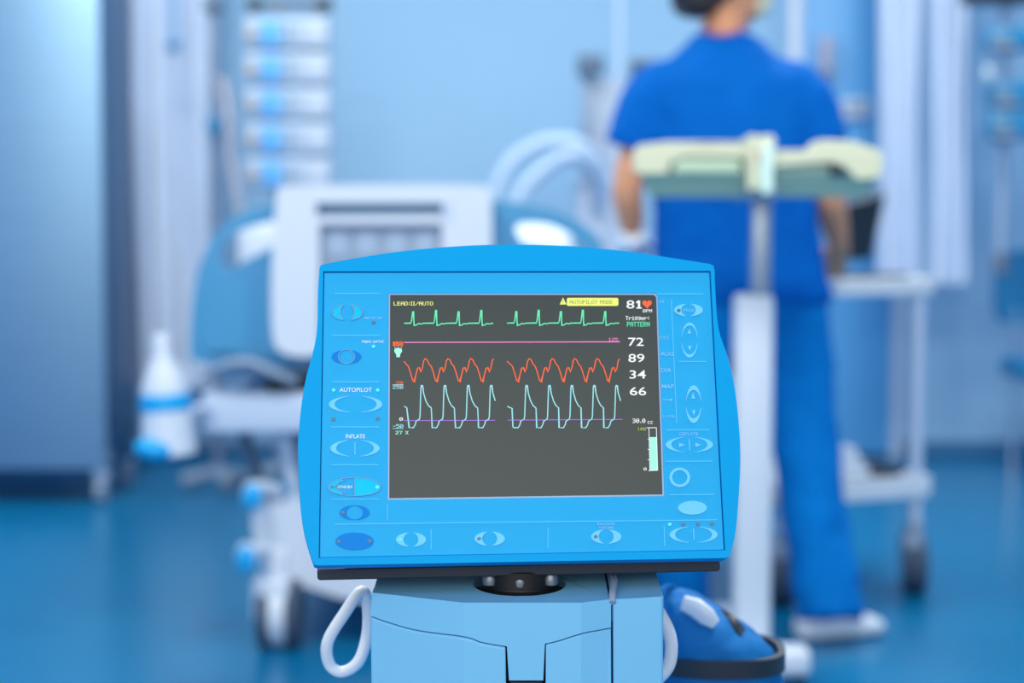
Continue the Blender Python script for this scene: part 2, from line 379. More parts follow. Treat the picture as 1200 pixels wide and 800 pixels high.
# ---- what the screen shows
S1, S2 = 0.0012, 0.0015
def ecg(x0, x1, peaks, y):
    pts = [(x0, y)]
    for i, p in enumerate(peaks):
        h = 14 if i % 2 == 0 else 15.6
        pts += [(p-2.4, y-.2), (p-1.6, y-3), (p, y-h), (p+.7, y-h), (p+1.1, y-2), (p+1.6, y+2.8), (p+4.5, y+1.8), (p+7, y+.2), (p+9.5, y+.9), (p+12, y)]
    pts = [q for q in pts if q[0] < x1-1] + [(x1, y)]
    return pts
wave = lambda polys, m, lab: letter(polys, S1, m, screen, 'waveform', lab)
wave(strip(ecg(473.5, 578, [483.8, 510.6, 537, 563.6], 379.2), 1.3)+strip(ecg(594, 725.5, [604.6, 630.8, 656.8, 682.5, 708.7], 379), 1.3), E_G, 'green heart trace')
wave(strip([(473.5, 401.6), (726.5, 400.8)], 1.2), E_P, 'pink level line')
def art(x0, tr, xe):
    def cyc(t): return [(t, 448.2), (t+2, 440), (t+4.2, 431.5), (t+6, 431), (t+8.2, 436), (t+9.6, 432), (t+11.2, 423.2), (t+13, 420.6), (t+15, 421.6), (t+17.5, 427), (t+20, 429.5), (t+22.6, 437), (t+25.2, 446.5)]
    pts = [q for q in cyc(tr[0]-26.8) if q[0] > x0+.5]
    pts = [(x0, 423.5)] + [q for q in pts if q[0] > x0+1.5]
    for t in tr: pts += cyc(t)
    return [q for q in pts if q[0] < xe] 
wave(strip(art(473.6, [485.2, 511.8, 538.6, 565.4], 580), 1.3)+strip(art(594, [607, 633.9, 660.2, 686.5, 713], 727.5), 1.3), E_R, 'orange pressure trace')
def bal(x0, rs, xe):
    pts = [(x0, 476.3), (x0+3, 478), (x0+5.4, 478.6), (x0+6.4, 500.6)]
    if True:
        for r in rs:
            pts = [q for q in pts if q[0] < r-14] + [(r-13.6, 501.4), (r-8.6, 501.4), (r-6.6, 498), (r-5.4, 493.6), (r-1.6, 491.4), (r-.9, 488), (r+.2, 453.5), (r+.9, 451.8), (r+2, 451.8), (r+3.3, 461), (r+6, 470), (r+9, 475.6), (r+12, 478), (r+12.4, 479.4), (r+12.9, 490)]
    return [q for q in pts if q[0] < xe]
wave(strip(bal(473.6, [493, 520, 547.3, 574.2], 580.5), 1.3)+strip(bal(594.5, [615.6, 642.4, 668.6, 694.9, 721], 730), 1.3), E_C, 'pale cyan balloon trace')
wave(strip([(473.5, 493.2), (580, 492.8)], .9)+strip([(595, 492.6), (729.5, 491.7)], .9), E_V, 'violet zero line')
def rd(polys, m, lab=None, off=S2, name='readout'): return letter(polys, off, m, screen, name, lab)
rd(pix('LEAD:II/AUTO', 484.3, 356.2, 46, 4.4), E_Y, 'yellow reading LEAD II AUTO')
rd([[(659.6, 349), (663.6, 357.2), (655.7, 357.2)]]+[[(665.2, 349.4), (723, 349.4), (724.4, 350.6), (724.4, 357.6), (723, 358.8), (665.2, 358.8), (664, 357.6), (664, 350.6)]], E_Y, 'yellow warning banner', S1, 'warning_banner')
rd(pix('AUTOPILOT MODE', 692.5, 354.4, 50, 4.2)+[[(659.2, 351.6), (660, 351.6), (659.9, 354.8), (659.3, 354.8)], [(659.2, 355.4), (660, 355.4), (660, 356.2), (659.2, 356.2)]], E_O)
for s, x, y, w in [('8', 738.4, 357.2, 9.4), ('72', 744.9, 401, 18.2), ('89', 745.4, 420, 18.8), ('34', 746.9, 439.2, 19.2), ('66', 747.3, 458.8, 19.4)]:
    rd(text_px(s, x, y, w, 9.8, .008), E_W)
rd([[(747.2, 352.6), (749.8, 352.6), (749.8, 360.6), (751.8, 360.6), (751.8, 362.1), (745.2, 362.1), (745.2, 360.6), (747.2, 360.6), (747.2, 355.6), (745.2, 355.9), (745.0, 354.4)]], E_W)
heart = [(757.9+5.6*(16*math.sin(t)**3)/16, 356.6-5.4*(13*math.cos(t)-5*math.cos(2*t)-2*math.cos(3*t)-math.cos(4*t))/15.5) for t in [2*PI*i/36 for i in range(36)]]
rd([heart], E_R, 'orange heart symbol', name='heart_symbol')
rd(pix('BPM', 758.4, 364.7, 10.5, 3.6), E_W); rd(pix('Trigger:', 746.8, 373.2, 28, 4.6), E_W); rd(pix('PATTERN', 747.7, 380.4, 26.5, 5.6), E_G)
rd(pix('125', 718.2, 398.3, 11, 3.8), E_P)
rd([[(460.4, 400.6), (472.2, 400.6), (472.2, 405.8), (460.4, 405.8)]], E_R, off=S1, name='range_tag'); rd(pix('125', 466.6, 403.3, 8, 3.2), mat('pix_brown', (120, 50, 30), .5, var=0))
rd([[(462.2, 409.6), (464, 408.2), (468.8, 408.2), (470.8, 409.6), (471, 412.6), (468.9, 415.6), (468.4, 419), (464.6, 419), (464.2, 415.6), (462, 412.6)]]+strip([(462.2, 408.2), (463, 406.8)], .7)+strip([(466.5, 407.6), (466.5, 406.2)], .7)+strip([(470.8, 408.2), (470, 406.8)], .7), E_M, 'mint bulb symbol', name='bulb_symbol')
rd(pix('20', 468, 449.1, 8.2, 4), E_R); rd([[(460, 451), (472.6, 451), (472.6, 451.9), (460, 451.9)]]+pix('250', 466.2, 454.2, 12, 3.8), E_C)
rd(pix('0', 470, 491.4, 4, 4), E_W); rd(pix('-50', 466.4, 499.6, 12, 4.4)+strip([(460, 502.4), (472.6, 502.4)], .6), E_C); rd(pix('27 X', 471, 507.2, 15, 4), E_M)
rd(pix('30.0', 748.3, 493.4, 15, 5), E_W); rd(pix('cc', 761.8, 494.6, 6.4, 4.6), E_W); rd(pix('100', 751.6, 503, 10, 3.6), mat('pix_dim_yellow', (90, 100, 40), .5, var=0, emit=(170, 185, 70), estr=.7)); rd(pix('0', 755.6, 549.8, 3.4, 3.4), E_W)
bar = strip([(760, 501.6), (768.8, 501.4)], .8)+strip([(760.1, 501.6), (761.2, 551.6)], .8)+strip([(768.8, 501.4), (770.3, 551.2)], .8)+strip([(757.4, 501.6), (760, 501.6)], .8)+strip([(759.5, 551.8), (770.3, 551.3)], .8)
for y in (515, 527, 539): bar += strip([(758.6, y), (760.6, y)], .7)
rd(bar, E_W, name='level_bar'); rd([[(761.0, 512.5), (768.8, 512.3), (770, 551), (761.9, 551.2)]], E_M, 'mint filled level', S1, 'level_fill')
# ---- swivel tray and pivot below the monitor (turn with it)
def TR(px, py):
    t = (px-371)/(844-371); return P(px, py, 1.392+0.03*t)
tr_l = [(371.5, 669), (374, 666.5), (841, 656), (844, 657.5), (844.5, 667), (841, 669.6), (375, 680), (372, 678.5)]
MB().prism([tr_l], TR, V((-.010, 0.12, 0.001))).build('swivel_tray', BLACK, mon, bevel=0.002, label='black tray under the screen')
pc = V((0.0065, 1.435, 0))
MB().lathe((pc.x, pc.y, .678), [(.0345, 0), (.0345, .012), (.03, .014), (.03, .03), (.022, .032), (.022, .045)]).build('swivel_post', DEEP, mon, bevel=.0008)
b = MB()
for dx in (-.025, 0.0, .026): b.lathe((pc.x+dx, pc.y-.024+abs(dx)*.3, .692+.004), [(.0062, 0), (.0066, .005), (.004, .011)])
b.build('fixing_screws', mat('screw_metal', (120, 132, 148), .35, metal=.6, var=0), mon, label='grey metal screw heads')

# ================================================================== CONSOLE
con = thing('pump_console', (0, 1.5, 0), 'pale blue moulded console cart with dark seams carrying the monitor', 'medical console')
XL, XR = -.1165, .1255
def yf(x):
    k = [(-.13, 1.409), (-.0395, 1.374), (.0565, 1.374), (.082, 1.384), (.13, 1.392)]
    for (a, ya), (b_, yb) in zip(k[:-1], k[1:]):
        if x <= b_: return ya+(yb-ya)*(x-a)/(b_-a)
    return k[-1][1]
def XZ(px, py):
    Y = 1.38
    for _ in range(4): q = P(px, py, Y); Y = yf(q.x)
    return (q.x, q.z)
def ztop(x, y): return .690 + .06*(y-1.375)
def facia(name, poly, m=CONS, thick=.02, off=0.0, parent=None):
    b = MB(); lp = [p if p[1] < 2 else XZ(*p) for p in poly]
    b.prism([lp], lambda x, z: V((x, 0, z)), V((0, thick, 0)))
    for xc in (-.0395, .0565, .082):
        bmesh.ops.bisect_plane(b.bm, geom=b.bm.verts[:]+b.bm.edges[:]+b.bm.faces[:], plane_co=(xc, 0, 0), plane_no=(1, 0, 0))
    for v in b.bm.verts: v.co.y += yf(v.co.x)+off
    return b.build(name, m, parent or con, bevel=.0026, bseg=4, smooth=20)
seamL = spl2([(434, 721), (455, 728.5), (490, 738), (545, 745.5), (565, 752), (594, 757)], 5, False)
seamR = spl2([(638.5, 754), (655, 750), (672, 744.5), (686, 740.5), (700, 738), (716, 735)], 5, False)
lipL = [(434, 693), (470, 697), (510, 703), (545, 710), (575, 718), (610, 720.5), (650, 718), (680, 711), (716, 699)]
topz = []
def lipz(x): return (x, ztop(x, yf(x))+.0004)
xq = XZ(716, 735)[0]
facia('upper_fascia', [lipz(XL+(xq-XL)*i/16) for i in range(17)]+[(716, 735)]+list(reversed(seamR))[1:]+[(636.6, 797), (596.5, 797)]+list(reversed(seamL)), CONS)
facia('lower_panel', [(x, y+1.6) for x, y in seamL[:-1]]+[(592.5, 758.2), (595, 960), (437, 960)])
facia('lower_panel', [(639.8, 755.6)]+[(x, y+1.6) for x, y in seamR[1:]]+[(717, 960), (638.5, 960)])
facia('lower_panel', [(596.8, 800), (636.4, 800), (636.2, 960), (597, 960)], BLACK, off=.006)
facia('side_column', [lipz(.0828), lipz(.104), lipz(XR-.0005), (777.5, 712), (777.5, 960), (719.5, 960)])
# top deck with the round recess; the side column's deck is separate
def deck(name, plan, hole=None):
    b = MB(); loops = [plan]+([hole] if hole else [])
    b.prism(loops, lambda x, y: V((x, y, ztop(x, y)-.0002)), V((0, 0, -.02)))
    return b.build(name, CONS, con, bevel=.0015, bseg=3)
plan = [(XL+(.0805-XL)*i/14, yf(XL+(.0805-XL)*i/14)+.003) for i in range(15)]+[(.0805, 1.72), (XL, 1.72)]
deck('top_deck', plan, [(pc.x+.039*math.cos(a), pc.y+.039*math.sin(a)) for a in [2*PI*i/40 for i in range(40)]])
deck('top_deck', [(.0825, yf(.0825)+.003), (.105, yf(.105)+.003), (XR, yf(XR)+.003), (XR, 1.72), (.0825, 1.72)])
MB().lathe((pc.x, pc.y, .655), [(.0, 0), (.0385, 0), (.0385, .032), (.0375, .032), (.0375, .003), (0, .003)], seg=40).build('pivot_well', DEEP, con, label='black round recess')
b = MB(); b.box(XL+.004, XR-.004, 1.425, 1.715, .12, .668, .006); b.build('carcass', CONS, con)
b = MB(); b.prism([[(XL+.003, .655), (XL+.003, .12), (XR-.003, .12), (XR-.003, .655)]], lambda x, z: V((x, 1.412, z)), V((0, .02, 0))); b.build('seam_backing', DEEP, con)
MB().box(XL-.02, XR+.02, 1.38, 1.74, .09, .13, .012, 3).build('base', GREY, con)
for x in (XL+.01, XR-.01):
    for y in (1.42, 1.70):
        MB().tube([(x-.012, y, .045), (x+.012, y, .045)], .045, 20).box(x-.02, x+.02, y-.03, y+.03, .07, .1, .004).build('caster', RUBBER, con)
b = MB(); b.tube(spline([V((.086, 1.45, .699)), V((.086, 1.42, .698)), V((.083, 1.392, .694)), V((.0825, 1.383, .688))], 5), .003, 8); b.build('strap_tab', GREY, con, label='grey strap tab')
# cable loops hung on the console's sides
def cable(name, pts, r, label, cat):
    o = MB().tube(spline(pts, 6, True), r, 12, ref=V((0, 1, 0)), closed=True).build(name, TUBEW); return tag(o, label, cat)
YC = 1.52
q = lambda x, y, d=0: P(x, y, YC+d)
cable('tube_loop', [q(424, 692), q(404, 718, -.004), q(384, 752, -.006), q(386, 778), q(401, 787), q(420, 775), q(430, 745, .006), q(431, 712, .006)], .0054, 'thin white tube hanging in a loop on the console left side', 'tube')
YC = 1.47
cable('tube_loop', [q(766, 714), q(778, 728), q(786, 750), q(785, 775), q(776, 790), q(764, 796), q(760, 760)], .0058, 'thick white tube curving out between the console and the blue bag', 'tube')

# ---- blue bag hanging beside the console
bag = thing('equipment_bag', (.2, 1.82, .40), 'soft blue nylon zip bag with black zip band hanging beside the pale console', 'bag')
b = MB(); secs = []
YB = 1.74
for py, x0, x1, d in [(690, 781, 802, .02), (698, 772, 818, .05), (712, 768, 842, .07), (728, 764, 870, .085), (745, 762, 893, .095), (760, 762, 906, .10), (774, 762, 913, .105), (800, 762, 916, .105), (840, 764, 914, .10), (900, 768, 908, .09), (915, 780, 896, .07)]:
    a, c = P(x0, py, YB), P(x1, py, YB)
    secs.append(((a+c)/2, (c.x-a.x)/2, d*.6))
secs.reverse()
b.loft(secs, 40, 2.6); b.build('bag_body', BAGM, bag, remesh=.004, smit=4, disp=.010, dscale=.034)
zb = P(840, 784, 1.68); a, c = P(762, 784, YB), P(916, 784, YB)
b = MB(); zz = [(zb.z+.012)-.0015*i for i in (0, 1)]
cen = (a+c)/2; cen.z = zb.z; rx = (c.x-a.x)/2
def zring(z, e): return [V((cen.x+math.copysign(abs(math.cos(t))**(2/2.6), math.cos(t))*(rx+e-.003), YB+math.copysign(abs(math.sin(t))**(2/2.6), math.sin(t))*(.0605+e), z+.010*math.cos(t)*0)) for t in [2*PI*i/48 for i in range(48)]]
rings = [[b.bm.verts.new(p) for p in zring(z, e)] for z, e in ((cen.z+.009, -.002), (cen.z+.009, .005), (cen.z-.009, .005), (cen.z-.009, -.002))]
b.skin(rings, cap=False, closed=True); b.build('zip_band', BLACK, bag, label='black zip band')
st = [P(800, 706, 1.70), P(815, 712, 1.695), P(828, 722, 1.69), P(838, 731, 1.69)]
b = MB(); b.tube(st, [(.008, .004), (.010, .005), (.010, .005), (.006, .004)], 10, ref=V((0, -1, 0))); b.build('handle_sleeve', WHITE, bag, label='white handle sleeve')
b = MB(); b.tube(spline([P(834, 716, 1.74), P(850, 722, 1.72), P(862, 733, 1.705), P(868, 742, 1.70)], 4), [(.006, .003)]*13, 10, ref=V((0, -1, 0))); b.build('strap', BLACK, bag, label='black carrying strap')
b = MB(); b.tube(spline([P(792, 700, 1.78), P(783, 690, 1.74), P(772, 700, 1.70), P(762, 712, 1.69)], 4), [(.007, .003)]*13, 10, ref=V((0, -1, 0))); b.build('hanging_strap', BAGM, bag)
MB().tube([P(755, 712, 1.69), P(740, 712, 1.69)], .005, 10).build('bag_hook', CHROME, con)

# ================================================================== HOSPITAL BED
bx0, bx1 = P(225, 400, 3.95).x, P(720, 400, 3.95).x; bxc = (bx0+bx1)/2
bed = thing('hospital_bed', (bxc, 4.9, 0), 'white hospital bed with rounded blue footboard and control unit, behind the monitor', 'bed')
YF = 3.95
fo = spl2([(222, 418), (224, 370), (231, 322), (245, 285), (268, 258), (300, 243), (332, 236)], 4, False)+[(570, 234)]+spl2([(570, 234), (610, 238), (650, 247), (685, 263), (705, 285), (716, 322), (722, 370), (723, 418)], 4, False)[1:]+[(716, 424), (600, 428), (350, 428), (230, 424)]
h1 = spl2([(256, 304), (261, 284), (283, 268), (322, 261), (324, 284), (296, 301), (266, 316)], 5)
h2 = spl2([(606, 264), (640, 263), (670, 276), (682, 296), (650, 292), (614, 284)], 5)
MB().prism([fo, h1, h2], pxplate(YF), V((0, .045, 0))).build('footboard', BEDB, bed, bevel=.010, bseg=3, label='blue moulded footboard with hand holes')
b = MB(); b.prism([[(x, y) for x, y in spl2([(236, 405), (240, 350), (262, 322), (300, 312), (330, 310), (330, 410), (270, 415)], 4)]], pxplate(YF-.008), V((0, .012, 0))); b.build('footboard_relief', BEDB, bed, bevel=.006); b = MB()
b.prism([[(x, y) for x, y in spl2([(575, 312), (640, 312), (690, 330), (710, 360), (714, 405), (640, 415), (575, 410)], 4)]], pxplate(YF-.008), V((0, .012, 0)))
b.build('footboard_relief', BEDB, bed, bevel=.006)
cu = spl2([(323, 240), (326, 224), (336, 218), (450, 216), (556, 217), (572, 222), (576, 240), (576, 330), (574, 400), (560, 414), (450, 416), (380, 416), (352, 418), (330, 412), (320, 396), (318, 330)], 4)
slot = [(370, 238), (524, 238), (526, 241), (526, 251), (370, 252)]
rec = [(374, 262), (518, 262), (518, 402), (374, 402)]
ctl = MB().prism([cu, slot, rec], pxplate(YF-.075), V((0, .07, 0))).build('control_unit', WHITE, bed, bevel=.010, bseg=3, label='white control unit hung on the footboard')
MB().prism([[(372, 260), (520, 260), (520, 404), (372, 404)]], pxplate(YF-.05), V((0, .02, 0))).build('keypad', GREY, ctl, label='grey keypad')
b = MB()
for i in range(4):
    for j in range(3): b.prism([[(384+i*34, 272+j*42), (408+i*34, 272+j*42), (408+i*34, 300+j*42), (384+i*34, 300+j*42)]], pxplate(YF-.055), V((0, .008, 0)))
b.build('keypad_buttons', mat('key_grey', (158, 182, 212), .5, var=.02), ctl)
MB().prism([[(519, 234), (528, 234), (528, 255), (519, 255)]], pxplate(YF-.08), V((0, .02, 0))).build('latch', WHITE2, ctl)
def bz(py, Y=YF): return P(400, py, Y).z
MB().box(bx0+.02, bx1-.02, YF+.06, 6.0, bz(450)+.005, bz(450)+.14, .04, 4).build('mattress', mat('mattress_cover', (150, 190, 228), .6), bed)
b = MB(); b.tube(spline([P(244, 440, 3.93), P(262, 428, 3.90), P(292, 424, 3.89), P(320, 436, 3.90), P(345, 446, 3.93)], 5), [(.012, .02)]*21, 12, ref=V((0, -1, 0))); b.build('mattress_retainer', GREY, bed)
MB().box(P(312, 450, YF).x, bx1-.1, YF-.0, 5.9, bz(459), bz(447), .004).build('mattress_deck', DEEP, bed, label='deck edge, black for the shaded gap')  # black colour stands in for the dark gap under the mattress
MB().box(P(238, 480, YF).x, bx1+.0, YF-.02, YF+.06, bz(507), bz(459), .012, 3).build('end_rail', WHITE2, bed, label='white cross rail under the footboard')
for x in (bx0+.04, bx1-.08): MB().box(x, x+.04, YF+.05, 6.0, bz(500), bz(470), .006).build('side_frame', WHITE2, bed)
b = MB(); hb = [(bx0+.0, .55), (bx0+.02, .92), (bx0+.10, .99), (bx1-.10, .99), (bx1-.02, .92), (bx1, .55)]
b.prism([hb], lambda x, z: V((x, 6.02, z)), V((0, .04, 0))); b.build('headboard', BEDB, bed, bevel=.01)
for y0 in (4.12, 5.5):
    MB().box(bxc-.30, bxc-.16, y0, y0+.16, .28, bz(505), .01).box(bxc-.285, bxc-.175, y0+.02, y0+.14, .28, bz(490)).build('lift_column', GREY, bed)
    MB().box(bxc+.16, bxc+.30, y0, y0+.16, .28, bz(505), .01).build('lift_column', GREY, bed)
MB().tube([P(333, 505, 4.02), P(346, 585, 4.02)], [(.022, .016)]*2, 12).build('lift_strut', WHITE2, bed)
MB().tube([P(285, 505, 4.06), P(310, 585, 4.06)], [(.02, .016)]*2, 12).build('lift_strut', DGREY, bed)
ch = spl2([(296, 598), (320, 590), (420, 588), (560, 588), (640, 592), (655, 610), (652, 650), (620, 684), (520, 704), (420, 704), (360, 688), (318, 676), (300, 640)], 4)
MB().prism([ch], pxplate(3.97), V((0, 1.9, 0))).build('chassis_cover', WHITE, bed, bevel=.02, bseg=3, label='white base cover')
for px, py, Y, rx, rz in [(296, 582, 3.90, .024, .030), (288, 655, 3.87, .022, .031)]:
    c = P(px, py, Y)
    b = MB(); b.tube(spline([P(345, py+4, 4.02), P(322, py-8, 3.98), P(302, py-12, 3.94), c+V((0, .02, 0))], 4), [(.016, .016)]*13, 10); b.ell(c+V((-.002, .022, 0)), rx*1.15, .022, rz*1.15)
    b.build('pedal_arm', WHITE, bed)
    MB().ell(c, rx, .012, rz).build('pedal_cap', ACC, bed, label='bright blue pedal pad')
MB().ell(P(333, 574, 3.99), .016, .012, .022).build('pedal_cap', TEAL, bed)
def caster(parent, c, r, w, name='caster', horn=.06, cover=WHITE, ang=0.0, twin=False):
    M = Matrix.Translation(V(c)) @ Matrix.Rotation(ang, 4, 'Z')
    def T(p): return M @ V(p)
    k = MB().build if False else None
    b = MB(); b.box(-.02, .02, -.02, .02, r*.9, r*1.0+horn, .006, 2, M); b.box(-w*.62, w*.30, -r*.75, r*.6, -r*.15, r*1.06, min(w*.25, .012), 3, M)
    fk = b.build(name, cover, parent, label='white caster hood')
    if twin:
        a = M.to_3x3() @ V((1, 0, 0))
        b = MB(); b.lathe(c, [(0, -w*.2), (r*.97, -w*.2), (r*.97, w*.2), (0, w*.2)], a, 28); b.build('wheel_cover', cover, fk)
        for sg in (-1, 1):
            b = MB(); b.lathe(V(c)+a*(sg*w*.37), [(0, -w*.15), (r*.93, -w*.15), (r, -w*.09), (r, w*.09), (r*.93, w*.15), (0, w*.15)], a, 28); b.build('wheel', RUBBER, fk)
        return fk
    b = MB(); prof = [(r*.6, -w*.5), (r*.93, -w*.5), (r, -w*.36), (r, w*.36), (r*.93, w*.5), (r*.6, w*.5)]
    a = M.to_3x3() @ V((1, 0, 0)); b.lathe(c, prof, a, 28); b.build('wheel', RUBBER, fk)
    b = MB(); b.lathe(c, [(r*.62, -w*.54), (r*.62, w*.54)], a, 24); b.build('hub', cover, fk)
    return fk
g = G(328, 758); 
for x in (g.x, 2*bxc-g.x):
    for y in (g.y+.01, 5.75): caster(bed, (x, y, .082), .082, .095, horn=.07, twin=True)

# two white pillows leaning on the headboard
for i, xc in enumerate((bxc-.235, bxc+.235)):
    b = MB(); M = Matrix.Translation((xc, 5.90, .885)) @ Matrix.Rotation(math.radians(-14), 4, 'X')
    rings = []
    for k in range(9):
        t = -1+2*k/8; e = math.sqrt(max(0.0, 1-abs(t)**3)); rings.append(b.ring(M @ V((0, 0, t*.115)), V((1, 0, 0)), M.to_3x3() @ V((0, 1, 0)), .17+.055*e, .012+.05*e, 32, 4))
    b.skin(rings); tag(b.build('pillow', GLOVE, disp=.02, dscale=.12), 'white pillow leaning on the bed headboard, on the side nearer the %s' % ('pump rack' if i == 0 else 'ventilator'), 'pillow', 'pillows on the bed')
# ---- bottle hanging at the bed corner
YBt = 3.84
bp = P(197, 530, YBt)
bot = thing('hanging_bottle', (bp.x, YBt, bp.z), 'white plastic bottle with blue band and pointed neck hooked on the bed corner', 'bottle')
axis = (P(188, 395, YBt)-P(198, 535, YBt)).normalized()
s_ = YBt/2000
c0 = P(199, 534, YBt)
MB().lathe(c0, [(.0, 0), (27*s_, 0), (33*s_, 4*s_), (31*s_, 30*s_), (29*s_, 56*s_)], axis, 28).build('bottle_body', WHITE, bot)
MB().lathe(c0, [(30*s_, 55*s_), (30.5*s_, 57*s_), (30.5*s_, 72*s_), (29.5*s_, 75*s_)], axis, 28).build('blue_band', ACC, bot, label='bright blue band')
MB().lathe(c0, [(29*s_, 74*s_), (28*s_, 84*s_), (20*s_, 102*s_), (13*s_, 115*s_), (10.5*s_, 128*s_), (10*s_, 140*s_), (7*s_, 144*s_), (0, 145*s_)], axis, 28).build('neck_cap', WHITE, bot, label='white conical neck')
b = MB(); M = Matrix.Rotation(math.radians(8), 3, 'Y'); b.ell(P(181, 526, YBt-.045), 24*s_, .035, 13*s_, M); b.build('bottle_foot', ACC, bot, label='blue tilted foot')
MB().tube(spline([P(220, 490, YBt+.02), P(232, 478, YBt+.05), P(240, 478, YBt+.066), P(246, 484, YBt+.078)], 4), .010, 10).build('bottle_bracket', WHITE2, bot)

# ================================================================== OVERBED TABLE ON A COLUMN
YT = 3.75
tb = thing('overbed_table', (P(880, 745, YT).x, YT, 0), 'cream overbed tray table on a white column, raised in front of the blue scrubs', 'table')
b = MB()
a0, a1 = P(883, 345, YT), P(876, 770, YT)
b.box(a0.x-.041, a0.x+.041, YT-.035, YT+.035, .05, a0.z, .012, 3); b.build('column', WHITE, tb, label='white lower column')
MB().box(a0.x-.012+.006, a0.x+.036, YT-.018, YT+.018, a0.z-.02, 1.125, .006, 3).build('inner_post', mat('satin_chrome', (165, 182, 205), .38, metal=.85, var=0), tb, label='chrome sliding post')
MB().box(a0.x-.010, a0.x+.030, YT-.022, YT+.022, a0.z-.006, a0.z+.004, .002).build('collar', DGREY, tb)
bz0 = .0
MB().box(.38, .645, 3.61, 3.69, .022, .082, .016, 3).box(.48, .58, 3.62, 4.10, .03, .075, .012, 3).build('base', WHITE, tb, label='white floor base')
for x in (.40, .625): MB().tube([(x-.012, 3.65, .022), (x+.012, 3.65, .022)], .022, 16).build('caster', RUBBER, tb)
MB().tube([(.52, 4.07, .022), (.54, 4.07, .022)], .022, 16).build('caster', RUBBER, tb)
YR = 3.50
rimL = [(743, 176), (750, 170), (784, 166), (866, 166), (884, 160), (906, 158), (909, 164), (908, 176), (946, 176), (955, 166), (965, 164), (1002, 166), (1030, 176), (1035, 184), (1033, 208), (1004, 211), (990, 196), (975, 190), (905, 196), (866, 184), (800, 184), (786, 190), (784, 203), (748, 204), (742, 198)]
MB().prism([rimL], pxplate(YR), V((0, .035, .0))).build('front_rim', TRAY, tb, bevel=.006, bseg=3, label='cream moulded front rim')
def slab(px0, px1, py0, py1, pyb0, pyb1, Y0, Y1, name, m):
    b = MB(); A = [P(px0, py0, Y0), P(px1, py0, Y0), P(px1, py1, Y0), P(px0, py1, Y0)]
    Bk = [P(px0+14, pyb0, Y1), P(px1-14, pyb0, Y1), P(px1-14, pyb1, Y1), P(px0+14, pyb1, Y1)]
    va = [b.bm.verts.new(p) for p in A]; vb = [b.bm.verts.new(p) for p in Bk]
    b.skin([va, vb]); return b.build(name, m, tb, bevel=.004)
slab(748, 1030, 186, 203, 196, 232, YR+.03, 3.585, 'tray_underside', TRAYU)
slab(748, 1030, 180, 186, 208, 214, YR+.03, 3.87, 'tray_top', TRAY)
MB().box(P(790, 190, YR).x, P(868, 190, YR).x, YR+.005, YR+.03, P(0, 203, YR).z, P(0, 186, YR).z, .004).build('release_lever', TRAYU, tb)
MB().box(P(975, 190, YR).x, P(992, 190, YR).x, YR+.005, YR+.03, P(0, 206, YR).z, P(0, 188, YR).z, .004).build('pivot_block', BLACK, tb, label='dark pivot block')
MB().prism([[(875, 160), (884, 157), (890, 164), (893, 222), (876, 224)]], pxplate(YR-.012), V((0, .03, 0))).build('handle_bracket', TRAY, tb, bevel=.004)
MB().prism([[(891, 172), (906, 166), (907, 222), (902, 228), (892, 226)]], pxplate(YR-.022), V((0, .04, 0))).build('post_clamp', mat('mint_highlight', (205, 240, 236), .35, var=.02), tb, bevel=.005, label='clamp with cyan highlight painted in')  # pale mint colour paints the cyan highlight on the bracket
MB().box(P(888, 180, YR).x, P(893, 180, YR).x, YR-.02, YR, P(0, 190, YR).z, P(0, 176, YR).z, .001).build('release_tab', mat('red_plastic', (190, 40, 50), .4), tb, label='small red tab')
MB().box(P(883, 200, YR).x-.01, P(900, 200, YR).x+.02, YR+.02, YT+.02, P(0, 232, YT).z-.005, P(0, 222, YT).z+.01, .006).build('support_arm', GREY, tb)

# ================================================================== PERSON IN SCRUBS
YP = 4.20
per = thing('person', (P(870, 740, YP).x, YP, 0), 'person in blue scrubs and white shoes seen from behind, head turned right', 'person')
p = lambda x, y, d=0.0: P(x, y, YP+d)
def chain(b, pts, rs, seg=14, n=4, ref=V((0, 1, 0))):
    sp = spline(pts, n); m = len(pts); rr = []
    for i in range(len(sp)):
        t = i/n; k = min(int(t), m-2); f = t-k
        a, c = rs[k], rs[k+1]
        if not isinstance(a, tuple): a = (a, a)
        if not isinstance(c, tuple): c = (c, c)
        rr.append((a[0]+(c[0]-a[0])*f, a[1]+(c[1]-a[1])*f))
    return b.tube(sp, rr, seg, ref=ref)
hd = V((.88, .40, -.18)).normalized(); hs = V((0, 0, 1)).cross(hd).normalized(); hu = hd.cross(hs)
HM = Matrix((hd, hs, hu)).transposed()
hc = p(852, -34)
def H(x, y, z): return hc + HM @ V((x, y, z))
b = MB()
# torso core, neck, head
b.loft([(p(868, 355), .15, .09), (p(866, 300), .145, .09), (p(862, 230), .15, .09), (p(856, 150), .165, .10), (p(852, 100), .165, .095), (p(850, 70), .12, .07), (p(847, 45), .06, .06)], 24)
chain(b, [p(850, 75), p(847, 34, .005), p(852, -5, .01)], [.065, .054, .052])
b.ell(hc, .098, .076, .115, HM, 24); b.ell(H(.045, 0, -.055), .052, .054, .06, HM); b.ell(H(.075, 0, -.09), .022, .026, .02, HM)
b.tube([H(.092, 0, .02), H(.112, 0, -.012), H(.118, 0, -.022)], [.008, .012, .011], 10); b.ell(H(.096, 0, -.058), .010, .022, .006, HM); b.ell(H(.094, 0, -.068), .010, .019, .006, HM)
for sg in (-1, 1):
    b.ell(H(.0, sg*.077, -.012), .020, .009, .032, HM); b.ell(H(.083, sg*.032, .018), .012, .014, .009, HM)
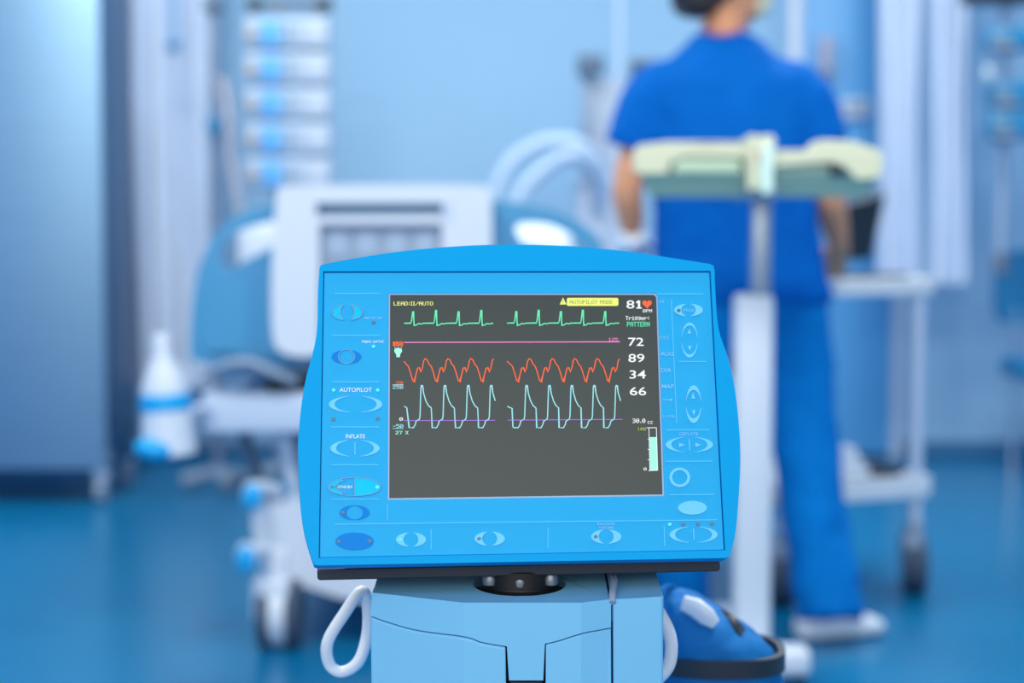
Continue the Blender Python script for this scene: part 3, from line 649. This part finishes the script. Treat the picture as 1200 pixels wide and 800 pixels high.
# arms and legs of the body, one continuous surface
LE, LW = p(736, 218, .0), p(741, 280, .07)
chain(b, [p(802, 122), p(758, 152), LE, p(738, 248, .03), LW], [.045, .045, .038, .036, .025])
RE, RW = p(968, 222, .0), p(983, 290, .10)
chain(b, [p(900, 120), p(944, 150), RE, p(976, 254, .04), RW], [.045, .045, .042, .038, .027])
FR = G(958, 752); FL = G(796, 730)
chain(b, [p(910, 350), p(928, 470, -.02), p(952, 600, -.10), V((FR.x+.02, FR.y+.03, .09))], [.085, .065, .052, .04])
chain(b, [p(825, 350), p(812, 470, .0), p(800, 600, .03), V((FL.x, FL.y, .09))], [.085, .065, .052, .04])
# right hand (bare, resting on the trolley): palm, four fingers, thumb
def hand(b, w, d, side, dn, sc=1.0):
    d = d.normalized(); nrm = side.cross(d).normalized()
    b.tube([w, w+d*.03*sc, w+d*.085*sc], [(.027*sc, .016*sc), (.036*sc, .015*sc), (.040*sc, .013*sc)], 14, ref=nrm)
    for i, (o, ln) in enumerate(((-.029, .066), (-.010, .076), (.010, .071), (.028, .056))):
        r0 = w+d*.078*sc+side*o*sc
        r1 = r0+d*ln*.45*sc+dn*.006*sc; r2 = r0+d*ln*.78*sc+dn*.020*sc; r3 = r0+d*ln*.92*sc+dn*.036*sc
        b.tube([r0, r1, r2, r3], [.0095*sc, .009*sc, .0082*sc, .0065*sc], 10)
    t0 = w+d*.03*sc-side*.03*sc; b.tube([t0, t0+d*.03*sc-side*.022*sc, t0+d*.062*sc-side*.026*sc+dn*.012*sc], [.012*sc, .0105*sc, .008*sc], 10)
hand(b, RW, V((.03, .62, -.20)), V((1, 0, 0)), V((0, 0, -1)))
body = b.build('body', SKIN, per, remesh=.0065, smit=4, label='bare arms, neck and head')
b = MB(); hand(b, LW-V((.0, .01, 0)), V((.05, .75, -.25)), V((-1, 0, 0)), V((0, 0, -1)), 1.12); b.tube([LW-V((0, .035, -.014)), LW+V((0, .03, -.012))], [(.034, .034), (.033, .028)], 14)
b.build('glove', GLOVE, per, remesh=.005, smit=3, label='white glove')
# hair, mask, collar
b = MB(); b.ell(H(-.022, 0, .016), .098, .088, .120, HM, 24); b.ell(H(-.070, -.01, -.055), .062, .078, .078, HM); b.ell(H(-.085, -.015, -.085), .058, .064, .055, HM)
b.build('hair', HAIR, per, remesh=.006, smit=4, disp=.012, dscale=.03)
b = MB(); b.ell(H(.092, 0, -.052), .036, .052, .048, HM); b.tube(spline([H(.09, -.05, -.05), H(.04, -.078, -.03), H(0, -.086, -.015)], 4), .003, 8); b.build('face_mask', mat('mask_cloth', (205, 210, 190), .8), per, label='pale face mask')
b = MB(); b.tube(spline([p(822, 34, -.04), p(840, 41, -.065), p(862, 38, -.06), p(878, 30, -.02)], 5), [(.005, .012)]*16, 10, ref=V((0, -1, 0))); b.build('neck_strap', mat('purple_cloth', (150, 110, 175), .8), per, label='purple neck strap')
# scrub top
b = MB()
b.loft([(p(870, 352), .222, .125), (p(868, 320), .215, .122), (p(864, 270), .202, .122), (p(861, 225), .198, .120), (p(857, 170), .205, .122), (p(853, 125), .212, .120), (p(851, 98), .195, .112), (p(850, 78), .155, .092), (p(849, 60), .115, .076), (p(847, 40), .072, .062)], 36, 2.3)
chain(b, [p(802, 99), p(771, 110), p(751, 142), p(739, 175)], [.064, .076, .074, .066], 20)
chain(b, [p(898, 96), p(931, 108), p(951, 141), p(963, 173)], [.064, .076, .074, .066], 20)
topo = b.build('scrub_top', SCRUB, per, remesh=.008, smit=5, disp=.018, dscale=.09)
b = MB()
b.loft([(p(868, 300), .18, .105), (p(870, 350), .205, .115), (p(870, 385), .212, .12), (p(868, 415), .205, .12)], 32)
chain(b, [p(918, 380, .0), p(931, 440, -.01), p(943, 520, -.05), p(955, 610, -.10), p(970, 690, -.16), p(975, 727, -.19)], [(.112, .115), (.098, .105), (.082, .09), (.078, .082), (.080, .082), (.080, .084)], 22)
chain(b, [p(818, 380), p(810, 440), p(804, 520, .02), p(799, 610, .03), p(796, 690, .03), p(796, 726, .03)], [(.112, .115), (.098, .105), (.082, .09), (.074, .08), (.074, .08), (.076, .082)], 22)
b.build('scrub_trousers', mat('trouser_cotton', (0, 116, 200), 0.85, spec=0.1, var=0.12, scale=14, bump=0.25), per, remesh=.008, smit=5, disp=.022, dscale=.1)
def shoe(c, d, name='shoe'):
    d = d.normalized(); sd = V((0, 0, 1)).cross(d)
    b = MB(); rings = []
    for t, w, h0, h1 in [(-.075, .020, .012, .045), (-.06, .036, .0, .075), (-.02, .040, .0, .085), (.04, .044, .0, .075), (.10, .046, .0, .058), (.14, .040, .002, .045), (.165, .022, .010, .03)]:
        q = c+d*t+V((0, 0, (h0+h1)/2)); rings.append(b.ring(q, sd, V((0, 0, 1)), w, (h1-h0)/2, 18, 2.6))
    b.skin(rings); return b.build(name, SHOE, per, sub=1, label='white slip-on shoe')
shoe(V((FR.x+.02, FR.y+.03, 0)), V((.93, .36, 0))); shoe(V((FL.x, FL.y, 0)), V((.25, .97, 0)))

# ================================================================== WHITE TROLLEY WITH LAPTOP
F0 = G(916, 707); F1 = G(1071, 692)
uu = (F1-F0); Wt = uu.length; uu.normalize(); vv = V((-uu.y, uu.x, 0))
car = thing('instrument_trolley', F0+uu*Wt/2+vv*.25, 'white wheeled trolley with two trays standing right of the person in scrubs', 'trolley')
MT = Matrix.Translation(F0) @ Matrix((uu, vv, V((0, 0, 1)))).transposed().to_4x4()
Dp = .50
def tray(name, z0, z1, e=.03):
    b = MB(); b.box(-e, Wt+e, -e, Dp+e, z1-.020, z1-.008, .003, 2, MT)
    for x0, x1, y0, y1 in ((-e, Wt+e, -e, -e+.014), (-e, Wt+e, Dp+e-.014, Dp+e), (-e, -e+.014, -e, Dp+e), (Wt+e-.014, Wt+e, -e, Dp+e)): b.box(x0, x1, y0, y1, z0, z1, .004, 2, MT)
    return b.build(name, SHOE, car)
tray('top_tray', .808, .852); tray('lower_tray', .262, .318)
for x in (0, Wt):
    for y in (0, Dp):
        b = MB(); b.tube([MT @ V((x, y, .185)), MT @ V((x, y, .81))], .017, 14); b.build('post', WHITE2, car)
        caster(car, MT @ V((x, y, .078)), .078, .06, horn=.035, cover=GREY, ang=-.12)
lp = thing('laptop', MT @ V((.32, .12, .845)), 'black laptop screen leaning back on the trolley top tray', 'laptop')
cL = [P(992, 238, 4.62), P(1035, 230, 4.66), P(1019, 304, 4.58), P(985, 306, 4.54)]
b = MB(); va = [b.bm.verts.new(q_) for q_ in cL]; vb = [b.bm.verts.new(q_+V((.012, .02, .004))) for q_ in cL]; b.skin([va, vb]); scn_l = b.build('lid', mat('screen_black', (18, 30, 44), .3, var=.05), lp, bevel=.003, label='black screen lid')
b = MB(); f = [P(976, 216, 4.66), P(1034, 216, 4.70), P(1036, 232, 4.70), P(976, 236, 4.66)]; va = [b.bm.verts.new(q_) for q_ in f]; vb = [b.bm.verts.new(q_+V((.0, .012, .0))) for q_ in f]; b.skin([va, vb])
b.build('top_edge', GREY, lp, bevel=.002)
MB().box(.22, .40, .02, .22, .845, .860, .003, 2, MT).build('keyboard_base', BLACK, lp)
cl = MB(); M2 = MT @ Matrix.Translation((.20, .10, .3115)); 
for i in range(3): cl.box(-.09+.01*i, .10-.02*i, -.06, .10, .001+.028*i, .030+.028*i, .012, 3, M2)
tag(cl.build('folded_cloth', GLOVE), 'folded white cloth on the trolley lower tray', 'cloth')
bk = MB(); bk.box(.315, .405, .04, .30, .311, .336, .004, 2, MT)
tag(bk.build('dark_folder', BLACK), 'dark flat folder beside the cloth on the lower tray', 'folder')

# ================================================================== ROOM
YW = 7.25
XWL, XWR, ZC = -3.4, 3.4, 3.0
def struct(name, b, m, **k): return tag(b.build(name, m, **k), kind='structure')
FLOORM = mat('floor_vinyl', (0, 110, 162), 0.26, spec=0.36, var=0.07, scale=1.6)
struct('floor', MB().box(XWL, XWR, -1.2, YW, -.05, 0), FLOORM)
struct('wall_back', MB().box(XWL, XWR, YW, YW+.1, 0, ZC), WALLM)
struct('wall_left', MB().box(XWL-.1, XWL, -1.2, YW+.1, 0, ZC), WALLM)
struct('wall_right', MB().box(XWR, XWR+.1, -1.2, YW+.1, 0, ZC), WALLM)
struct('ceiling', MB().box(XWL, XWR, -1.2, YW+.1, ZC, ZC+.1), mat('ceiling_white', (220, 228, 238), .8, var=.02))
bb = mat('skirting_vinyl', (70, 125, 172), .4, var=.03)
struct('baseboard_back', MB().box(XWL, XWR, YW-.012, YW, 0, .07, .003), bb)
# blue door in the back wall
dx0, dx1 = P(938, 200, YW).x, P(1046, 200, YW).x
dr = MB().box(dx0, dx1, YW-.03, YW, .02, 2.15, .004).build('door_1', mat('door_blue', (92, 172, 234), .45, var=.02)); tag(dr, kind='structure')
b = MB(); b.box(dx0-.05, dx0, YW-.04, YW, 0, 2.2, .004).box(dx1, dx1+.05, YW-.04, YW, 0, 2.2, .004).box(dx0-.05, dx1+.05, YW-.04, YW, 2.15, 2.2, .004); tag(b.build('trim_1', WHITE2), kind='structure')
MB().tube([(dx0+.05, YW-.03, 1.0), (dx0+.05, YW-.07, 1.0), (dx0+.14, YW-.07, 1.0)], .009, 10).build('door_handle', CHROME, dr)
ds = thing('wall_dispenser', P(963, 66, YW-.05), 'grey lilac dispenser mounted on the door right of the person shoulder', 'dispenser')
MB().box(P(955, 66, YW).x, P(971, 66, YW).x, YW-.12, YW-.031, P(0, 100, YW).z, P(0, 46, YW).z, .012, 3).build('dispenser_body', mat('lilac_grey', (160, 170, 200), .4), ds)
MB().box(P(958, 66, YW).x, P(968, 66, YW).x, YW-.13, YW-.118, P(0, 96, YW).z, P(0, 86, YW).z, .003).build('push_lever', DGREY, ds)
so = thing('wall_box', P(1000, 129, YW-.03), 'small white box fixed on the blue door', 'box')
MB().box(P(984, 129, YW).x, P(1016, 129, YW).x, YW-.07, YW-.031, P(0, 139, YW).z, P(0, 117, YW).z, .006, 2).build('notice_box', WHITE, so)
MB().box(P(988, 129, YW).x, P(1012, 129, YW).x, YW-.074, YW-.069, P(0, 131, YW).z, P(0, 121, YW).z, .002).build('notice_window', GREY, so)
# unseen ceiling light fittings; back row added with its wall-brightening lamps
for i, (x, y) in enumerate(((-1.2, 2.2), (1.2, 2.2), (-1.2, 5.0), (1.2, 5.0), (-1.6, 6.0), (0, 6.0), (1.6, 6.0))):
    MB().box(x-.32, x+.32, y-.32, y+.32, ZC-.03, ZC-.001, .004).build('trim_%d' % (i+2), WHITE2)['kind'] = 'structure'

# ================================================================== STEEL CABINET
cr = G(121, 590); yc0 = cr.y-.02; xcr = cr.x+.02
cab = thing('steel_cabinet', (xcr-.5, yc0+.25, 0), 'tall brushed steel cabinet on castered legs at the left edge', 'cabinet')
zb0 = P(0, 553, yc0).z
MB().box(xcr-1.0, xcr, yc0+.02, yc0+.50, zb0, 2.1, .008).build('cabinet_body', STEEL_SHADE, cab, label='steel side and body, shade painted dark')
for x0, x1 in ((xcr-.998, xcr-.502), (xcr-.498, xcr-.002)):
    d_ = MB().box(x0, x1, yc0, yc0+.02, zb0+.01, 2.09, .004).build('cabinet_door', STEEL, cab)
    hx = x1-.05 if x0 < xcr-.9 else x0+.05
    MB().tube([(hx, yc0, .95), (hx, yc0-.035, .95), (hx, yc0-.035, 1.25), (hx, yc0, 1.25)], .008, 10).build('door_handle', CHROME, d_)
for x in (xcr-.97, xcr-.03):
    for y in (yc0+.04, yc0+.46):
        lg = MB().tube([(x, y, .085), (x, y, zb0+.06)], [.026, .034], 14).build('leg', WHITE2, cab)
        MB().tube([(x-.014, y, .042), (x+.014, y, .042)], .042, 18).build('caster', GREY, lg)

# ================================================================== CURTAINS
def curtain(name, px0, px1, Y, z0, z1, label, folds, amp=.035, flare=0.0, m=CURT):
    x0, x1 = P(px0, 200, Y).x, P(px1, 200, Y).x; n = folds*12; nz = 10; b = MB(); g = []
    for j in range(nz+1):
        z = z0+(z1-z0)*j/nz; row = []; t = j/nz
        for i in range(n+1):
            s = i/n; k = 1-flare*t
            x = (x0+x1)/2+((x0-x1)/2+(x1-x0)*s)*k
            row.append(b.bm.verts.new((x+.006*math.sin(7*t+9*s), Y+amp*math.sin(2*PI*folds*s+1.3*math.sin(3*t))*(.7+.3*t), z)))
        g.append(row)
    for j in range(nz):
        for i in range(n): b.bm.faces.new((g[j][i], g[j][i+1], g[j+1][i+1], g[j+1][i]))
    o = b.build(name, m, smooth=0); md = o.modifiers.new('cloth', 'SOLIDIFY'); md.thickness = .006
    return tag(o, label, 'curtain')
curtain('ward_curtain', 148, 244, 6.75, P(0, 452, 6.75).z, 2.6, 'white gathered curtain hanging between the steel cabinet and the pump rack', 4, .03, .04)
curtain('ward_curtain', 1030, 1078, 6.7, .78, 2.6, 'narrow white curtain hanging nearest the blue door', 3, .03)
curtain('ward_curtain', 1090, 1134, 6.7, .76, 2.6, 'narrow white curtain hanging next to the ceiling infusion pole', 3, .03)
def rail(px0, px1, Y, label):
    b = MB(); x0, x1 = P(px0, 0, Y).x, P(px1, 0, Y).x
    b.tube([(x0-.05, Y, 2.62), (x1+.05, Y, 2.62)], .015, 12)
    for x in (x0, x1): b.tube([(x, Y, 2.62), (x, Y, ZC)], .008, 8)
    return tag(b.build('curtain_rail', CHROME), label, 'rail')
rail(148, 244, 6.75, 'metal curtain rail above the left white curtain'); rail(1030, 1134, 6.7, 'metal curtain rail above the two narrow curtains')
# strap hanging in front of the left curtain
Ys = 6.5
st = thing('hanging_strap', P(203, 20, Ys), 'pale strap with blue clip hanging in front of the left curtain', 'strap')
MB().tube([V((P(203, 20, Ys).x, Ys, 2.62)), P(203, 44, Ys)], [(.012, .004)]*2, 8, ref=V((0, 1, 0))).build('strap_band', mat('strap_blue', (110, 160, 205), .7), st)
MB().ell(P(203, 54, Ys), .024, .014, .028).build('blue_clip', TEAL, st, label='blue clip')

# ================================================================== PUMP RACK (left background)
Yr = 6.15
rx0, rx1 = P(286, 100, Yr).x, P(386, 100, Yr).x; rcx = (rx0+rx1)/2
rk = thing('pump_rack_stand', (rcx, Yr+.12, 0), 'grey stand with twin poles carrying the column of infusion pumps', 'stand')
for x in (rcx-.05, rcx+.09): MB().tube([(x, Yr+.13, .06), (x, Yr+.13, 1.82)], .016, 12).build('pole', GREY, rk)
b = MB()
for a in range(5): b.tube([(rcx, Yr+.13, .10), (rcx+.19*math.cos(a*1.257), Yr+.13+.19*math.sin(a*1.257), .07)], [.02, .014], 10)
b.build('star_base', GREY, rk)
for a in range(5): 
    c = V((rcx+.19*math.cos(a*1.257), Yr+.13+.19*math.sin(a*1.257), .032)); MB().tube([c-V((.01, 0, 0)), c+V((.01, 0, 0))], .032, 14).build('caster', RUBBER, rk)
b = MB()
for dx in (-.13, .13): b.box(rcx+dx-.022, rcx+dx+.022, Yr+.09, Yr+.14, 1.76, 1.81, .006)
b.box(rcx-.13, rcx+.13, Yr+.11, Yr+.13, 1.775, 1.795, .003); b.build('carry_bar', BLACK, rk, label='dark carrying bar')
z0 = P(0, 222, Yr).z; ph = .125
pm = thing('infusion_pump', (rcx, Yr, z0), 'white infusion pump with blue display, lowest in the rack column behind the bed', 'infusion pump', 'infusion pumps in the rack')
ww = (rx1-rx0)/2
MB().box(rcx-ww, rcx+ww, Yr, Yr+.11, z0, z0+ph-.012, .012, 3).build('pump_case', mat('pump_grey', (158, 182, 210), .5, var=.03), pm)
MB().box(rcx-ww*.62, rcx-ww*.12, Yr-.006, Yr+.01, z0+.012, z0+ph-.022, .003).build('display', LITEB, pm, label='light blue display')
MB().box(rcx+ww*.38, rcx+ww*.99, Yr-.014, Yr+.06, z0+.004, z0+ph-.016, .01, 3).build('syringe_door', mat('pump_white', (172, 190, 214), .45), pm, label='white syringe door')
MB().lathe((rcx-ww*.80, Yr-.002, z0+ph*.45), [(.022, 0), (.02, .014), (.0, .014)], V((0, -1, 0)), 18).build('dial', mat('warm_grey', (165, 160, 165), .4), pm)
MB().tube([(rcx+ww*.05, Yr-.002, z0+.03), (rcx+ww*.05, Yr-.012, z0+.03), (rcx+ww*.05, Yr-.012, z0+.085), (rcx+ww*.05, Yr-.002, z0+.085)], .006, 8).build('catch', DGREY, pm)
names = ['second from the bottom of', 'third from the bottom of', 'second from the top of', 'topmost in']
for i in range(4): copy_tree(pm, (rcx, Yr, z0+ph*(i+1)), 'white infusion pump with blue display, %s the rack column' % names[i])
MB().box(P(276, 0, Yr).x, P(384, 0, Yr).x, Yr-.02, Yr+.11, .80, 1.0, .02, 3).build('power_box', WHITE, rk, label='white power box')
# grey drip stand with corrugated hose, left of the rack
Yd = 6.35
dx = P(251, 120, Yd).x
dp = thing('drip_stand', (dx, Yd, 0), 'slim grey drip stand between the left curtain and the pump rack', 'drip stand')
MB().tube([(dx, Yd, .05), (dx, Yd, 2.0)], .017, 12).build('pole', mat('pole_grey', (135, 155, 185), .35, metal=.3), dp)
b = MB()
for sg in (-1, 1): b.tube(spline([V((dx, Yd, 1.98)), V((dx+sg*.06, Yd, 2.02)), V((dx+sg*.10, Yd, 1.99)), V((dx+sg*.10, Yd, 2.03))], 4), .006, 8)
b.build('hook_arm', CHROME, dp)
b = MB()
for a in range(3): b.tube([(dx, Yd, .07), (dx+.13*math.cos(a*2.094+1.0), Yd+.13*math.sin(a*2.094+1.0), .03)], [.02, .03], 10)
b.build('foot_base', GREY, dp)
MB().box(dx-.022, dx+.028, Yd-.05, Yd+.02, P(0, 158, Yd).z, P(0, 138, Yd).z, .006).build('clamp', TEAL, dp, label='small blue clamp')
MB().box(dx-.03, dx+.04, Yd-.05, Yd+.02, P(0, 14, Yd).z, P(0, -2, Yd).z, .008).build('clamp', DGREY, dp)
hz = MB(); pts = [P(262, 95, Yd-.05), P(268, 140, Yd-.06), P(270, 180, Yd-.05), P(277, 225, Yd-.05), P(284, 270, Yd-.03), P(286, 330, Yd)]
sp = spline(pts, 14); hz.tube(sp, [.015+.004*(i % 2) for i in range(len(sp))], 12)
hz.tube([P(251, 96, Yd), P(262, 95, Yd-.05)], .012, 8)
hz.build('breathing_hose', mat('hose_pale', (185, 190, 210), .5), dp, label='pale corrugated hose')

# ================================================================== VENTILATOR behind the bed
Yv = 6.45
vx = P(705, 200, Yv).x
vt = thing('ventilator', (vx, Yv, 0), 'pale grey ventilator with dark screen and white breathing hoses behind the bed', 'ventilator')
MB().box(vx-.09, vx+.13, Yv, Yv+.28, .14, P(0, 205, Yv).z, .02, 3).build('machine_body', WHITE2, vt)
MB().box(P(684, 0, Yv).x, P(738, 0, Yv).x, Yv+.02, Yv+.22, P(0, 206, Yv).z, P(0, 92, Yv).z, .02, 3).build('upper_unit', mat('pale_grey_plastic', (178, 196, 220), .45), vt)
MB().box(P(682, 0, Yv).x, P(693, 0, Yv).x, Yv-.02, Yv+.05, P(0, 165, Yv).z, P(0, 88, Yv).z, .01, 2).build('bracket', GREY, vt)
MB().box(P(676, 0, Yv).x, P(708, 0, Yv).x, Yv-.06, Yv+.0, P(0, 90, Yv).z, P(0, 65, Yv).z, .012, 3).build('valve_block', DGREY, vt)
sc_ = MB().box(P(738, 0, Yv).x, P(805, 0, Yv).x, Yv-.04, Yv, P(0, 150, Yv).z, P(0, 70, Yv).z, .01, 2).build('display_head', DGREY, vt, label='dark display head')
MB().box(P(743, 0, Yv).x, P(800, 0, Yv).x, Yv-.045, Yv-.038, P(0, 145, Yv).z, P(0, 76, Yv).z, .002).build('display_glass', DEEP, sc_)
b = MB(); b.box(vx-.2, vx+.24, Yv-.05, Yv+.32, .08, .14, .02, 3); b.build('base', GREY, vt)
for x in (vx-.16, vx+.2):
    for y in (Yv, Yv+.28): MB().tube([(x-.015, y, .042), (x+.015, y, .042)], .042, 16).build('caster', RUBBER, vt)
def hose(pts, r=.024):
    b = MB(); sp = spline(pts, 12); b.tube(sp, [r+.003*(i % 2) for i in range(len(sp))], 12); return b.build('breathing_hose', mat('hose_white', (180, 208, 240), .5), vt, label='white corrugated hose')
hv = lambda x, y, d=0: P(x, y, Yv-.12+d)
hose([hv(572, 260), hv(580, 225), hv(600, 188), hv(640, 166), hv(680, 170), hv(702, 196, .06), hv(708, 230, .12)])
hose([hv(598, 262, -.06), hv(612, 225, -.06), hv(640, 196, -.06), hv(672, 182, -.06), hv(698, 205, .04), hv(700, 250, .12)])
hose([hv(572, 260), hv(566, 300, -.1), hv(575, 345, -.2), hv(598, 330, -.2), hv(598, 262, -.06)])
dr_ = thing('bed_drain_tube', P(715, 130, 6.38), 'thin white drip pole behind the person left shoulder', 'drip stand')
MB().tube([V((P(726, 0, 6.38).x, 6.38, .03)), V((P(726, 0, 6.38).x, 6.38, 2.0))], .009, 10).build('pole', WHITE2, dr_)
b = MB()
for a in range(4): b.tube([(P(726, 0, 6.38).x, 6.38, .05), (P(726, 0, 6.38).x+.2*math.cos(a*PI/2+.5), 6.38+.2*math.sin(a*PI/2+.5)-.15, .02)], .012, 8)
b.build('foot_base', GREY, dr_)
dr_.name = 'drip_pole'
# white pole right of the head
hp = thing('white_post', (P(931, 30, 6.9).x, 6.9, 0), 'white vertical post right of the turned head, standing by the back wall', 'post')
MB().tube([V((P(931, 30, 6.9).x, 6.9, .0)), V((P(931, 30, 6.9).x, 6.9, 2.2))], .020, 14).build('post_tube', WHITE, hp)
MB().lathe((P(931, 30, 6.9).x, 6.9, 0), [(.12, 0), (.12, .015), (.03, .03)]).build('foot_plate', GREY, hp)

# ================================================================== CEILING PENDANT POLE, RIGHT
Yq = 6.3
qx = P(1176, 150, Yq).x
cp = thing('ceiling_pole', (qx, Yq, ZC), 'grey pole hanging from the ceiling at the right edge with pumps clamped on', 'pole')
MB().tube([(qx, Yq, ZC), (qx, Yq, P(0, 318, Yq).z)], .020, 14).build('pole_tube', mat('pole_grey2', (150, 175, 208), .35, metal=.3), cp)
MB().lathe((qx, Yq, ZC-.05), [(.03, 0), (.10, .03), (.10, .05)]).build('ceiling_flange', WHITE, cp)
MB().lathe((qx, Yq, P(0, 322, Yq).z), [(.0, 0), (.03, .0), (.034, .06), (.022, .085)]).build('end_cap', DGREY, cp, label='dark end cap')
mn = thing('ceiling_monitor', (qx, Yq-.1, P(0, 8, Yq).z), 'dark navy screen bottom edge cut off at the top right corner', 'monitor')
MB().box(P(1120, 0, Yq).x, P(1235, 0, Yq).x, Yq-.10, Yq-.05, P(0, 9, Yq).z, P(0, 9, Yq).z+.26, .008, 2).build('screen_case', mat('navy_plastic', (28, 56, 92), .4), mn)
MB().box(P(1125, 0, Yq).x, P(1230, 0, Yq).x, Yq-.104, Yq-.098, P(0, 4, Yq).z, P(0, 4, Yq).z+.235, .001).build('screen_glass', DEEP, mn)
MB().box(qx-.03, qx+.03, Yq-.06, Yq+.0, P(0, 0, Yq).z+.05, P(0, 0, Yq).z+.13, .006).build('mount_clamp', GREY, mn)
def clpump(py0, py1, label, px0=1152, px1=1226):
    x0, x1 = P(px0, 0, Yq).x, P(px1, 0, Yq).x; za, zb = P(0, py1, Yq).z, P(0, py0, Yq).z
    t = thing('clamped_pump', ((x0+x1)/2, Yq-.1, za), label, 'infusion pump', 'pumps on the ceiling pole')
    MB().box(x0, x1, Yq-.13, Yq-.02, za, zb, .014, 3).build('pump_case', TEAL, t)
    MB().box(x0+.012, x0+.075, Yq-.136, Yq-.12, za+(zb-za)*.3, zb-.015, .003).build('display', mat('dim_display', (96, 140, 175), .3), t)
    b = MB()
    for i in range(3): b.lathe((x0+.025+.028*i, Yq-.128, za+(zb-za)*.16), [(.010, 0), (.009, .012), (0, .012)], V((0, -1, 0)), 12)
    b.build('knobs', mat('warm_grey2', (175, 170, 175), .4), t)
    MB().box(qx-.03, qx+.03, Yq-.03, Yq+.03, (za+zb)/2-.02, (za+zb)/2+.02, .005).build('pole_clamp', GREY, t)
clpump(97, 128, 'teal pump on the ceiling pole, upper of the close pair'); clpump(131, 166, 'teal pump on the ceiling pole, lower of the close pair'); clpump(36, 62, 'small teal pump highest on the ceiling pole below the dark screen', 1148, 1215)
fl = thing('clear_bottle', P(1163, 52, Yq-.06), 'clear round bottle hanging left of the ceiling pole', 'bottle')
fc = P(1158, 93, Yq-.16)
MB().lathe(fc, [(0, 0), (.020, .0), (.022, .008), (.022, .030), (.009, .044), (.009, .052), (0, .052)], seg=20).build('bottle_glass', CLEAR, fl)
MB().tube(spline([fc+V((0, 0, .05)), fc+V((.0, .0, .062)), fc+V((.025, .08, .064)), V((qx-.016, Yq, fc.z+.060))], 4), .004, 8).build('bottle_hook', CHROME, fl)
# blue chair at the right edge
Yk = 6.25
k0 = P(1166, 400, Yk).x
chr_ = thing('padded_chair', (k0+.3, Yk+.25, 0), 'teal blue padded chair cut off by the right edge of the picture', 'chair')
MB().prism([spl2([(1170, 330), (1176, 305), (1200, 292), (1290, 292), (1318, 305), (1322, 330), (1322, 376), (1200, 380), (1174, 372)], 4)], pxplate(Yk+.42), V((0, .08, .0))).build('backrest', TEAL, chr_, bevel=.02, bseg=3)
MB().box(k0+.14, k0+.56, Yk, Yk+.46, .40, .48, .03, 3).build('seat', TEAL, chr_)
for x in (k0+.20, k0+.50):
    for y in (Yk+.04, Yk+.43): MB().tube([(x, y, 0), (x, y, .42 if y < Yk+.2 else .66)], .012, 10).build('leg', CHROME, chr_)

# ================================================================== LIGHT, WORLD, CAMERA
def area(name, loc, rot, size, power, col=(1.0, .94, .80), sy=None):
    l = bpy.data.lights.new(name, 'AREA'); l.energy = power; l.size = size; l.color = col
    if sy: l.shape = 'RECTANGLE'; l.size_y = sy
    o = bpy.data.objects.new(name, l); COL.objects.link(o); o.location = loc; o.rotation_euler = rot; return o
for i, (x, y) in enumerate(((-1.2, 2.2), (1.2, 2.2), (-1.2, 5.0), (1.2, 5.0))):
    area('unseen_ceiling_lamp', (x, y, ZC-.04), (0, 0, 0), .62, 54)
area('front_fill', (-.4, -1.1, 1.9), (math.radians(76), 0, 0), 3.6, 76, (1.0, .92, .80), 1.8)  # added fill from behind the camera to light the front faces
for x in (-1.6, 0, 1.6): area('unseen_ceiling_lamp', (x, 6.0, ZC-.04), (0, 0, 0), .62, 5)  # unseen row, added to brighten the back wall
w = bpy.data.worlds.new('World'); scn.world = w; w.use_nodes = True
bgn = w.node_tree.nodes['Background']; bgn.inputs[0].default_value = (1.0, .97, .86, 1); bgn.inputs[1].default_value = .42

cam = bpy.data.cameras.new('Camera'); co = bpy.data.objects.new('Camera', cam); COL.objects.link(co)
co.location = EYE; co.rotation_euler = (PI/2-PITCH, 0, 0)
cam.sensor_width = 36; cam.sensor_fit = 'HORIZONTAL'; cam.lens = 60; cam.clip_start = .05; cam.clip_end = 60
cam.dof.use_dof = True; cam.dof.focus_distance = 1.415; cam.dof.aperture_fstop = 2.9
scn.camera = co
scn.view_settings.view_transform = 'Standard'; scn.view_settings.look = 'None'; scn.view_settings.gamma = 1; scn.view_settings.exposure = 0.0
scn.view_settings.use_curve_mapping = False
scn.cycles.use_denoising = True
scn.cycles.max_bounces = 8
